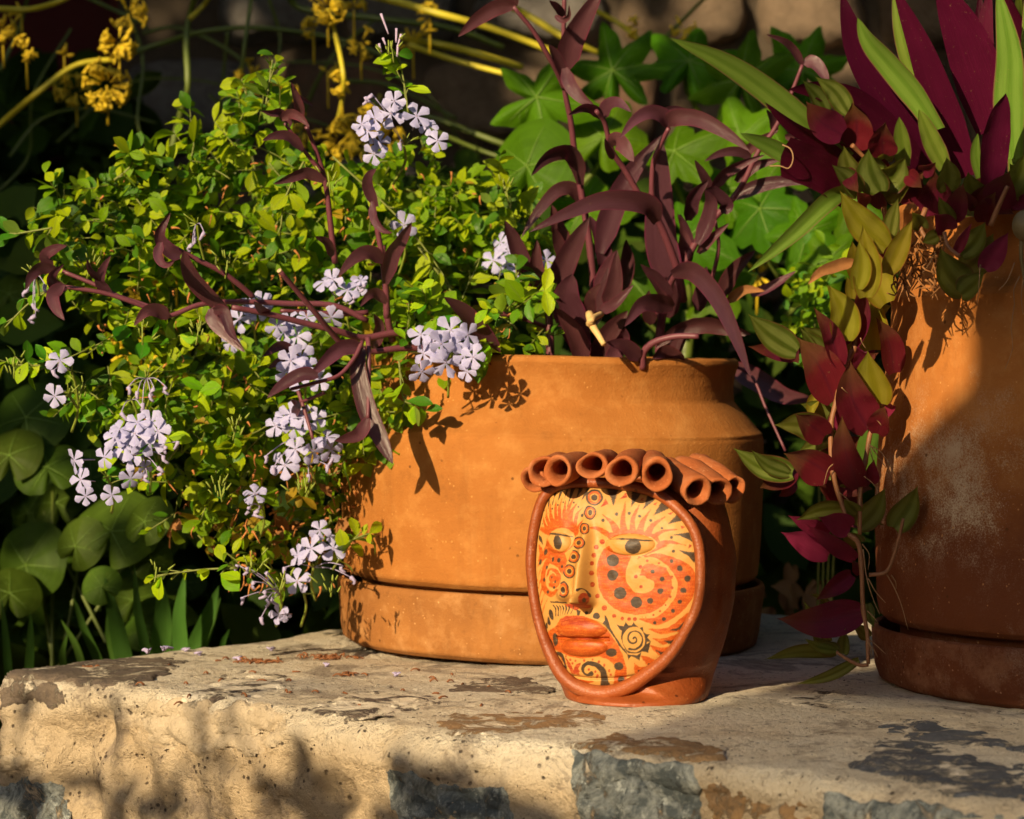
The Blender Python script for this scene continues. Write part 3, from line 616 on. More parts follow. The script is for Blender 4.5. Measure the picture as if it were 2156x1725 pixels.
for x, y, r, ry in [(221, 738, 11, 21), (190, 798, 8, 18), (264, 779, 9, 14), (297, 787, 10, 15), (227, 828, 8, 13), (316, 822, 7, 10), (257, 887, 5, 8), (276, 912, 6, 10), (212, 900, 6, 13), (234, 970, 7, 12), (270, 945, 6, 9)]: ell('C', x, y, r, ry, dark, .2)
for i, (x, y) in enumerate([(172, 905), (178, 950), (185, 1000), (192, 1050), (200, 1100)]): stroke('C', [(x, y), (x + 14, y - 50), (x + 34, y - 92)], [2, 3, 1.5], orange)
# nostril marks
ell('C', 443, 1012, 34, 38, red); ell('C', 446, 1018, 12, 14); stroke('C', [(405, 960), (430, 952), (458, 965), (478, 995)], [9, 4, 4, 9]); ell('C', 475, 988, 8, 15, dark, -.5); poly('C', [(245, 1025), (340, 1030), (350, 1040), (250, 1034)], dark)
poly('3', [(470, 530), (620, 520), (850, 540), (850, 580), (700, 590), (640, 620), (560, 580)], red); poly('3', [(650, 600), (715, 620), (700, 680), (665, 735)], dark)
for k, x in enumerate([335, 380, 420, 460, 505, 550, 610]): stroke('3', [(x, 545 + k * 2), (x + 34 - k * 6, 590), (x + 36 - k * 12, 690 - k * 5)], [6, 9, 5])
for x, y, rx, ry, a in [(313, 677, 30, 75, -.25), (277, 757, 20, 55, -.2), (250, 828, 12, 36, -.15), (240, 890, 8, 26, -.1), (790, 650, 24, 24, 0), (925, 690, 50, 46, 0)]: ell('3', x, y, rx, ry, dark, a)
# mouth field
poly('3', [(255, 980), (270, 900), (380, 820), (430, 730), (520, 685), (680, 680), (800, 710), (930, 760), (1040, 850), (1110, 930), (1200, 1060), (1290, 1240), (1335, 1400), (1335, 1600), (1160, 1640), (1150, 1560), (1200, 1380), (1100, 1290), (960, 1240), (740, 1270), (560, 1240), (450, 1190), (370, 1150), (300, 1150), (260, 1060)], orange)
poly('3', [(430, 740), (520, 690), (650, 690), (780, 740), (900, 800), (780, 830), (600, 800), (450, 830)], red)
stroke('3', [(400, 930), (560, 985), (760, 1000), (900, 990), (1060, 985)], [5, 7, 8, 7, 4], red)
for x, y, rx, ry, a in [(365, 1010, 36, 90, -.1), (318, 1060, 14, 75, -.3), (1128, 1188, 75, 58, 0), (1230, 1370, 62, 55, 0), (1262, 1550, 50, 42, 0)]: ell('3', x, y, rx, ry, dark, a)
# chin
poly('3', [(360, 1180), (450, 1190), (560, 1245), (740, 1275), (960, 1240), (1060, 1290), (1140, 1400), (1160, 1560), (1150, 1640), (900, 1660), (600, 1580), (420, 1440), (380, 1300)], cream)
stroke('3', [(400, 1200), (440, 1220), (490, 1320), (500, 1410), (450, 1370)], [20, 26, 14, 20, 10]); stroke('3', [(395, 1210), (420, 1360), (500, 1470), (610, 1560)], [10, 5, 7, 5]); stroke('3', [(440, 1250), (465, 1330)], 8, orange)
poly('3', [(500, 1250), (560, 1320), (610, 1420), (640, 1350), (720, 1315), (680, 1400), (700, 1500), (580, 1470), (540, 1380)], red)
poly('3', [(640, 1530), (760, 1560), (900, 1580), (780, 1615), (720, 1575), (650, 1575)], orange)
for x, y, r in [(510, 1235, 10), (567, 1285, 14), (640, 1298, 13), (505, 1335, 9), (598, 1335, 12), (757, 1295, 16), (872, 1283, 11), (957, 1312, 16), (1028, 1358, 18), (820, 1415, 13), (908, 1448, 13), (940, 1495, 16), (850, 1527, 9), (932, 1525, 12), (1098, 1435, 12), (1118, 1492, 11), (690, 1442, 12)]: ell('3', x, y, r, r * 1.25, red)
stroke('3', [(850, 1475), (800, 1490), (750, 1460), (735, 1400), (780, 1345), (860, 1335), (950, 1370), (1010, 1440), (1030, 1540), (1040, 1640)], [34, 16, 18, 20, 24, 30, 36, 42, 46, 70], dark, 60)
ell('3', 855, 1478, 34, 30)
stroke('3', [(1160, 1520), (1240, 1500), (1335, 1455)], [4, 6, 4], red)
# dark comb stripe and spiral sun
poly('4', [(0, 690), (20, 740), (60, 860), (120, 960), (200, 1080), (300, 1210), (420, 1230), (470, 1190), (490, 1150), (560, 1060), (600, 1040), (570, 1190), (475, 1170), (450, 1290), (385, 1250), (340, 1240), (300, 1290), (285, 1220), (180, 1100), (90, 960), (0, 830), (-50, 790), (-20, 750), (-25, 680)], dark)
poly('4', [(135, 795), (180, 820), (235, 830), (262, 768), (300, 820), (345, 815), (370, 772), (410, 820), (450, 860), (500, 830), (505, 900), (540, 930), (598, 935), (560, 985), (608, 1040), (555, 1045), (545, 1110), (578, 1188), (500, 1160), (450, 1190), (300, 1200), (230, 1100), (200, 990), (210, 890), (180, 870)], dark)
ell('4', 375, 1010, 155, 172, cream)
sp = [(375 + (16 + 24 * t) * 0 + (8 + 13.5 * t) * math.cos(t * 1.05 - 2.2) * 1.0, 1000 + (8 + 14.5 * t) * math.sin(t * 1.05 - 2.2)) for t in [i * .5 for i in range(21)]]
stroke('4', sp, [9 + .25 * i for i in range(21)], dark, 130)
# lower right flames
for b, m, t, w in [((1140, 720), (860, 900), (565, 865), 60), ((1040, 950), (820, 1040), (635, 995), 50), ((950, 1150), (760, 1180), (595, 1090), 60), ((760, 1330), (600, 1310), (475, 1235), 62), ((600, 1450), (450, 1440), (385, 1335), 60)]: stroke('4', [b, m, t], [w * 1.3, w, 4], orange)
poly('4', [(1150, 600), (1130, 720), (1000, 830), (800, 900), (1000, 930), (1060, 980), (1010, 1090), (900, 1200), (760, 1340), (560, 1470), (420, 1560), (380, 1560), (400, 1380), (600, 1400), (700, 1290), (900, 1080), (880, 940), (1080, 740)], orange)
for s in [[(610, 930), (760, 955), (900, 935), (1000, 905)], [(640, 1070), (760, 1100), (860, 1080), (960, 1050)], [(520, 1200), (640, 1260), (760, 1250)]]: stroke('4', s, [5, 16, 18, 6][:len(s)], cream)
for p in [[(855, 885), (980, 850), (1070, 755), (1090, 790), (1060, 860), (950, 890)], [(785, 1025), (880, 1025), (990, 990), (940, 1080), (850, 1065)], [(665, 1150), (760, 1180), (870, 1185), (830, 1230), (730, 1215)], [(560, 1320), (620, 1350), (690, 1350), (640, 1385), (575, 1370)], [(430, 1410), (510, 1490), (425, 1530)]]: poly('4', p, dark)
poly('C', [(1112, 950), (1092, 1040), (1075, 1060), (1085, 980)], cream)

clay_head = empty('clay_head_planter', (.106, 2.095, .001), 'painted clay head planter with orange and black scroll-patterned face and tubular clay curls', 'planter')
FA = math.radians(24)
Fn = Vector((-math.sin(FA), -math.cos(FA), .05)).normalized()
Fr_ = Vector((math.cos(FA), -math.sin(FA), 0)); Fu = Fr_.cross(Fn).normalized(); Fu = Fu if Fu.z > 0 else -Fu
FC = W(*V('C', 640, 950), 2.040)
cam0 = Vector((0, 0, H))
def on_face(cx_, cy__):
    d = (W(*V('C', cx_, cy__), 1.) - cam0); t = (FC - cam0).dot(Fn) / d.dot(Fn); p = cam0 + d * t - FC
    return p.dot(Fr_), p.dot(Fu)
outl = [(380, 361), (490, 358), (610, 362), (760, 386), (890, 435), (1000, 520), (1070, 625), (1102, 740), (1108, 880), (1092, 1020), (1050, 1135), (985, 1245), (900, 1345), (800, 1425), (690, 1490), (570, 1524), (460, 1510), (365, 1450), (292, 1345), (238, 1230), (200, 1100), (173, 960), (163, 800), (175, 640), (200, 515), (240, 425), (300, 376)]
OL = [Vector((*on_face(*p), 0)) for p in outl]
def closed(P, n):
    m = len(P); out = []
    for i in range(n):
        t = i / n * m; k = int(t) % m; t -= int(t); a, b, c, d = P[k - 1], P[k], P[(k + 1) % m], P[(k + 2) % m]
        out.append(.5 * ((2 * b) + (c - a) * t + (2 * a - 5 * b + 4 * c - d) * t * t + (3 * b - a - 3 * c + d) * t ** 3))
    return out
NA, NR = 620, 230
ring = np.array([tuple(p) for p in closed(OL, NA)])[:, :2]
cen = ring.mean(0)
rho = np.linspace(.0, 1.02, NR) ** .8
UV = cen + (ring - cen)[None] * rho[:, None, None]
S, T = UV[..., 0].ravel(), UV[..., 1].ravel(); RH = np.repeat(rho, NA)
def proj(P):     # world -> design coordinates
    vx = P[:, 0] / P[:, 1] * F + CX; vy = HY - (P[:, 2] - H) / P[:, 1] * F
    a, b, k = FR['C']; return (vx - a) / k, (vy - b) / k
base = np.array(FC)[None] + S[:, None] * np.array(Fr_)[None] + T[:, None] * np.array(Fu)[None]
bx, by = proj(base)
def gauss(x, s): return np.exp(-(x / s) ** 2)
def sm(x, a, b): t = np.clip((x - a) / (b - a), 0, 1); return t * t * (3 - 2 * t)
dome = .015 * (1 - np.clip(RH, 0, 1) ** 2.4) ** .8
h = dome.copy()
axis = 492 - (by - 560) * .02
prog = sm(by, 560, 990); wid = 26 + 22 * prog
fall = 1 - sm(by, 1018, 1062)
h += (.0045 + .0170 * prog) * sm(by, 500, 640) * fall * np.exp(-np.abs((bx - axis) / wid) ** 2.2)
h += .0085 * np.exp(-(((bx - 365) / 42) ** 2 + ((by - 978) / 42) ** 2) ** 1.6)
h += .0105 * np.exp(-(((bx - 492) / 44) ** 2 + ((by - 1018) / 42) ** 2) ** 1.6)
for ex, ey, rx_, ry_, hh_ in [(745, 692, 140, 62, .0042), (318, 680, 80, 62, .0036)]:
    q = ((bx - ex) / rx_) ** 2 + ((by - ey) / ry_) ** 2; h += hh_ * np.clip(1 - q, 0, 1) ** .6
h -= .003 * np.exp(-(((bx - 410) / 40) ** 2 + ((by - 640) / 60) ** 2)) + .002 * np.exp(-(((bx - 560) / 40) ** 2 + ((by - 650) / 60) ** 2))
q = ((bx - 458) / 158) ** 2 + ((by - 1182) / 62) ** 2; h += .0062 * np.clip(1 - q, 0, 1) ** .65
q = ((bx - 470) / 142) ** 2 + ((by - 1290) / 56) ** 2; h += .0058 * np.clip(1 - q, 0, 1) ** .65
h -= .0045 * gauss(by - 1240 - (bx - 460) * .01, 9) * (np.abs(bx - 460) < 165)
h -= .0022 * gauss(by - (1476 - (bx - 560) ** 2 * .0004), 8) * (bx > 330)
h += fbm(base, 45, 3, 80) * .0007 + fbm(base, 160, 2, 81) * .00018
fv = base + h[:, None] * np.array(Fn)[None]
px_, py_ = proj(fv)
u = np.clip(px_ * KS, 0, CW - 1.01); v_ = np.clip(py_ * KS, 0, CH - 1.01); iu, iv = u.astype(int), v_.astype(int); fu, fv_ = (u - iu)[:, None], (v_ - iv)[:, None]
colr = cv[iv, iu] * (1 - fu) * (1 - fv_) + cv[iv, iu + 1] * fu * (1 - fv_) + cv[iv + 1, iu] * (1 - fu) * fv_ + cv[iv + 1, iu + 1] * fu * fv_
i, j = np.meshgrid(np.arange(NR - 1), np.arange(NA), indexing='ij'); a = (i * NA + j).ravel(); b = (i * NA + (j + 1) % NA).ravel()
fme = mesh('face', fv, np.stack([a, a + NA, b + NA, b], 1))
ca = fme.color_attributes.new('paint', 'FLOAT_COLOR', 'POINT'); ca.data.foreach_set('color', np.concatenate([colr, np.ones((len(colr), 1))], 1).astype(np.float32).ravel())
fm, nt, p, out = nm('painted_clay_face')
at = N(nt, 'ShaderNodeAttribute', attribute_name='paint'); nz = noise(nt, 140, 4, .7)
nt.links.new(mixc(nt, math_(nt, 'MULTIPLY', nz, .10), at.outputs['Color'], (.30, .14, .05)), p.inputs['Base Color']); p.inputs['Roughness'].default_value = .5; p.inputs['Specular IOR Level'].default_value = .35
bump(nt, math_(nt, 'ADD', nz, noise(nt, 600, 2)), p, .12, .001)
link('face', fme, clay_head, fm)
del cv, streak, n_edge, g2, xx, yy
# body: ellipses stacked between the silhouettes read at each height, pressed flat behind the face
sil = [(1655, 452, 1092), (1640, 352, 1136), (1600, 337, 1152), (1560, 332, 1160), (1520, 318, 1172), (1460, 285, 1195), (1380, 245, 1228), (1250, 200, 1270), (1100, 172, 1308), (950, 158, 1330), (800, 152, 1336), (650, 158, 1318), (520, 185, 1292), (430, 205, 1262), (380, 225, 1245), (345, 250, 1225), (330, 300, 1180)]
bd = 2.100; pts = []
for y, xl, xr in sil:
    x0 = W(*V('C', xl, y), bd); x1 = W(*V('C', xr, y), bd); pts.append(((x0.x + x1.x) / 2, (x1.x - x0.x) / 2, x0.z))
z_base = pts[0][2]; pts = [(a, b, c - z_base + .0015) if k == 0 else (a, b, c) for k, (a, b, c) in enumerate(pts)]
Q = catmull([Vector((a, c, b)) for a, b, c in pts], 110); NS = 160; vs = []
for k, q in enumerate(Q):
    for s in range(NS):
        w = 2 * math.pi * s / NS; ry_ = min(q.z * .92, .080); tt = max(0, min(1, (q.y - .003) / .022)); tt = 1 - tt * tt * (3 - 2 * tt)
        vs.append((q.x + math.cos(w) * q.z, bd - .018 * tt + math.sin(w) * (ry_ * (1 - tt) + .069 * tt), max(q.y, .0015)))
# inner wall and floor
inner = []
for k in range(len(Q) - 1, 30, -4):
    q = Q[k]
    for s in range(NS):
        w = 2 * math.pi * s / NS; inner.append((q.x + math.cos(w) * (q.z - .010), bd + math.sin(w) * (min(q.z * .92, .080) - .010), q.y + (.002 if k == len(Q) - 1 else 0)))
P = np.array(vs + inner)
nrm = np.stack([np.cos(np.tile(np.arange(NS) / NS * 2 * math.pi, len(P) // NS)), np.sin(np.tile(np.arange(NS) / NS * 2 * math.pi, len(P) // NS)), np.zeros(len(P))], 1)
P += nrm * (fbm(P, 18, 3, 90) * .0016 + fbm(P, 70, 2, 93) * .0004)[:, None]
# a thumb-pressed furrow behind the rim on the right side, with the hood swelling behind it
ax_ = (P - np.array(FC)) @ np.array(Fn); rr_ = (P - np.array(FC)) @ np.array(Fr_)
outer = np.arange(len(P)) < len(vs)
P += nrm * (outer * (rr_ > .02) * (P[:, 2] > .03) * (-.0045 * gauss(ax_ + .016, .007) + .0035 * gauss(ax_ + .040, .014)))[:, None]
lim = -.0035; over = np.clip(ax_ - lim, 0, None); P -= (over * sm(P[:, 2], .004, .013))[:, None] * np.array(Fn)[None]
n_ = len(P) // NS; i, j = np.meshgrid(np.arange(n_ - 1), np.arange(NS), indexing='ij'); a = (i * NS + j).ravel(); b = (i * NS + (j + 1) % NS).ravel()
link('hood', mesh('hood', P, np.stack([a, b, b + NS, a + NS], 1)), clay_head, M['clay'])
# rolled rim round the face
RO = closed(OL, 200); b_ = MB(); vs = []; NT = 14
for k in range(200):
    c2 = RO[k]; t2 = (RO[(k + 1) % 200] - RO[k - 1]).normalized(); o2 = Vector((t2.y, -t2.x, 0))
    if o2.dot(c2 - Vector((*cen, 0))) < 0: o2 = -o2
    bot = max(0, -(c2.y - cen[1]) / .09); r = .0045 + .0038 * max(0, bot - .45)
    wob = .00025 * math.sin(k * .31)
    for s in range(NT):
        w = 2 * math.pi * s / NT; q2 = c2 + o2 * (r * .82 + wob + math.cos(w) * r); hh = math.sin(w) * r * 1.0 + .0020
        vs.append(FC + Fr_ * q2.x + Fu * q2.y + Fn * hh)
fs = [[k * NT + s, ((k + 1) % 200) * NT + s, ((k + 1) % 200) * NT + (s + 1) % NT, k * NT + (s + 1) % NT] for k in range(200) for s in range(NT)]
P = np.array([tuple(v) for v in vs]); P += (fbm(P, 60, 3, 95) * .0006)[:, None] * np.array(Fn)[None]; P[:, 2] = np.maximum(P[:, 2], .002)
link('rim', mesh('rim', P, fs), clay_head, M['clay'])
# tubular curls: mouth, back end, radii in design units
def curl(mx, my, md, tx, ty, td, r, pinch=.8):
    a = W(*V('C', mx, my), md); b = W(*V('C', tx, ty), td); ax = (b - a); Ln = ax.length; ax.normalize()
    r = r * .36 / F * md; s1 = ax.cross(Vector((0, 0, 1))).normalized(); s2 = s1.cross(ax); vs = []; n = 28; rows = []; ph1 = mx * .7; sq = 1.03 + .05 * math.sin(mx)
    for t, k in [(.0, .80), (-.006, .90), (-.004, 1.0), (.03, 1.04), (.10, 1.02), (.25, 1.), (.45, 1.), (.65, .97), (.85, .90), (.97, .72), (1.02, .4), (1.03, .05)]: rows.append((t, k))
    rows = [(.55, .05), (.52, .45), (.35, .55), (.15, .60), (.04, .66)] + rows
    for t, k in rows:
        for s in range(n):
            w = 2 * math.pi * s / n; q1 = 1 + (.10 * math.cos(w - ph1) + .06 * math.cos(2 * w + ph1)) * (1 - min(1, max(0, t) * 1.6)); q2 = t * Ln + .0022 * math.cos(w + ph1) * (t < .3)
            vs.append(a + ax * q2 + (s1 * math.cos(w) * sq + s2 * math.sin(w) / sq) * (k * r * q1))
    fs = [[i * n + s, i * n + (s + 1) % n, (i + 1) * n + (s + 1) % n, (i + 1) * n + s] for i in range(len(rows) - 1) for s in range(n)]
    P = np.array([tuple(v) for v in vs]); P += np.stack([fbm(P, 50, 3, int(mx)), fbm(P, 50, 3, int(mx) + 5), fbm(P, 50, 3, int(mx) + 9)], 1) * .0016
    link('curl', mesh('curl', P, fs), clay_head, M['clay_hair'])
for c in [(155, 325, 2.070, 262, 240, 2.13, 80), (205, 262, 2.052, 345, 225, 2.12, 84), (292, 262, 2.030, 455, 222, 2.10, 86), (484, 230, 2.010, 615, 205, 2.085, 80), (662, 256, 1.998, 765, 200, 2.075, 92), (884, 285, 2.000, 835, 210, 2.080, 94),
          (1104, 382, 2.012, 905, 228, 2.085, 90), (1232, 392, 2.036, 1015, 222, 2.11, 90), (1318, 368, 2.065, 1090, 215, 2.14, 78), (1280, 330, 2.10, 1110, 200, 2.17, 60)]: curl(*c)
# ================================================================ foreground plants
M['ph'] = leafmat('purple_heart_leaf', (.078, .027, .036), (.09, .024, .036), trans=.12, rough=.32, spec=.6, var=.3, edge=(.16, .02, .05), vscale=45, transcol=(.22, .03, .07))
M['ph_stem'] = plain('purple_heart_stem', (.13, .035, .05), .5, .3, 60, .1)
M['cut'] = plain('cut_stem_end', (.55, .40, .22), .7)
M['rh_p'] = leafmat('boat_lily_purple', (.062, .004, .018), (.05, .09, .012), trans=.25, rough=.36, var=.3, transcol=(.18, .02, .04), vscale=30, spec=.12)
M['rh_g'] = leafmat('boat_lily_green', (.115, .20, .022), (.09, .010, .035), trans=.25, rough=.36, var=.3, edge=(.20, .03, .06), stripe=(.20, .30, .05), vscale=30, transcol=(.25, .30, .03))
M['ze_g'] = leafmat('wandering_green', (.07, .10, .012), (.09, .010, .025), tip=(.12, .15, .02), trans=.28, rough=.28, var=.3, edge=(.14, .02, .03), stripe=(.25, .29, .075), transcol=(.30, .28, .02))
M['ze_y'] = leafmat('wandering_yellow', (.20, .19, .012), (.17, .02, .035), trans=.34, rough=.36, var=.25, stripe=(.30, .27, .04), edge=(.20, .06, .02), transcol=(.5, .36, .02))
M['ze_p'] = leafmat('wandering_purple', (.095, .008, .022), (.10, .13, .02), trans=.28, rough=.36, var=.35, tip=(.13, .08, .015), midrib=(.06, .006, .02), transcol=(.25, .03, .04))
M['ze_m'] = leafmat('wandering_magenta', (.19, .018, .055), (.10, .13, .02), trans=.3, rough=.36, var=.3, transcol=(.35, .03, .08))
M['ze_stem'] = plain('wandering_stem', (.22, .09, .035), .6, .4, 60, .2)
M['root'] = plain('dry_roots', (.30, .17, .08), .8)
M['dry'] = plain('dry_leaf', (.30, .13, .04), .8, .5, 50, .4, .2)
M['tan'] = plain('dry_stub', (.60, .40, .16), .7)
def leaves(parent, mat, prof, rows, dd=0.):
    for fr, sp, w, d, *ex in rows:
        ex = dict(ex[0]) if ex else {}
        if not isinstance(d, (tuple, list)): d = (d, d - .03)
        k = FR[fr][2]; n = len(sp)
        pts = [W(*V(fr, *p), d[0] + (d[1] - d[0]) * i / (n - 1) + dd) for i, p in enumerate(sp)]
        b = MB(); dm = (d[0] + d[1]) / 2
        b.leaf(pts, w * k / F * dm * (.82 if mat == 'ph' else 1), ex.get('prof', prof), ex.get('roll', random.uniform(-.5, .5)), ex.get('fold', random.uniform(.25, .6)), 18, 6, wav=ex.get('wav', random.uniform(.004, .02)))
        o = b.build('leaf', M[ex.get('m', mat)], parent)
        if 'label' in ex: o['label'] = ex['label']
def stems(parent, mat, rows, name='stem'):
    for fr, sp, w, d, *ex in rows:
        ex = dict(ex[0]) if ex else {}
        if not isinstance(d, (tuple, list)): d = (d, d)
        k = FR[fr][2]; n = len(sp); w2 = ex.get('w2', w * .75)
        pts = [W(*V(fr, *p), d[0] + (d[1] - d[0]) * i / (n - 1)) for i, p in enumerate(sp)]
        b = MB(); b.tube(pts, w * k / F * d[0] / 2, w2 * k / F * d[1] / 2, 8, knots=ex.get('knots', False)); o = b.build(ex.get('name', name), M[mat], parent)
        if 'cut' in ex:
            c = MB(); e = pts[-1]; t = (pts[-1] - pts[-2]).normalized(); c.tube([e - t * .0005, e + t * .001], w2 * k / F * d[1] / 2 * 1.04, None, 8, 2); c.build('cut_end', M['cut'], o)
# ---- upright clump of purple heart
ph = empty('purple_heart', (.02, 2.44, .27), 'tall upright clump of dark purple-leaved stems rising from the wide planter behind the clay head', 'plant')
stems(ph, 'ph_stem', [
    ('tc', [(1560, 1740), (1530, 1420), (1480, 1110), (1445, 900), (1420, 700), (1385, 520), (1378, 300), (1385, -60)], 46, (2.44, 2.34), {'w2': 26}),
    ('tc', [(1385, 520), (1345, 430), (1290, 330), (1200, 180), (1085, 40)], 34, (2.36, 2.30)),
    ('tc', [(2080, 1760), (2050, 1600), (2000, 1450), (1930, 1290), (1850, 1190), (1740, 1000), (1660, 880), (1620, 720), (1570, 650)], 52, (2.40, 2.28), {'w2': 26}),
    ('tc', [(1915, 1290), (1895, 1120), (1905, 950), (1950, 840), (1995, 750)], 36, (2.30, 2.26)),
    ('tr', [(-10, 1850), (60, 1700), (150, 1580), (230, 1430), (330, 1290), (430, 1190), (520, 1060), (600, 890), (700, 750), (790, 560), (860, 380)], 52, (2.44, 2.36), {'w2': 22}),
    ('mc', [(1300, 760), (1300, 560), (1290, 380), (1270, 200)], 56, (2.40, 2.40)),
    ('mc', [(1840, 720), (1850, 620), (1920, 560), (2040, 530), (2170, 530)], 46, (2.33, 2.30)),
    ('mc', [(1950, 700), (1940, 560), (1960, 380), (2000, 220), (2060, 130)], 60, (2.40, 2.35)),
    ('tr', [(330, 1640), (370, 1450), (350, 1290)], 26, (2.42, 2.40)),
    ('mc', [(820, 420), (960, 395), (1120, 420), (1290, 480)], 34, (2.36, 2.40)),
    ('mr', [(420, 690), (560, 760), (650, 960), (760, 1200)], 20, (2.5, 2.45))])
A = 'lance'
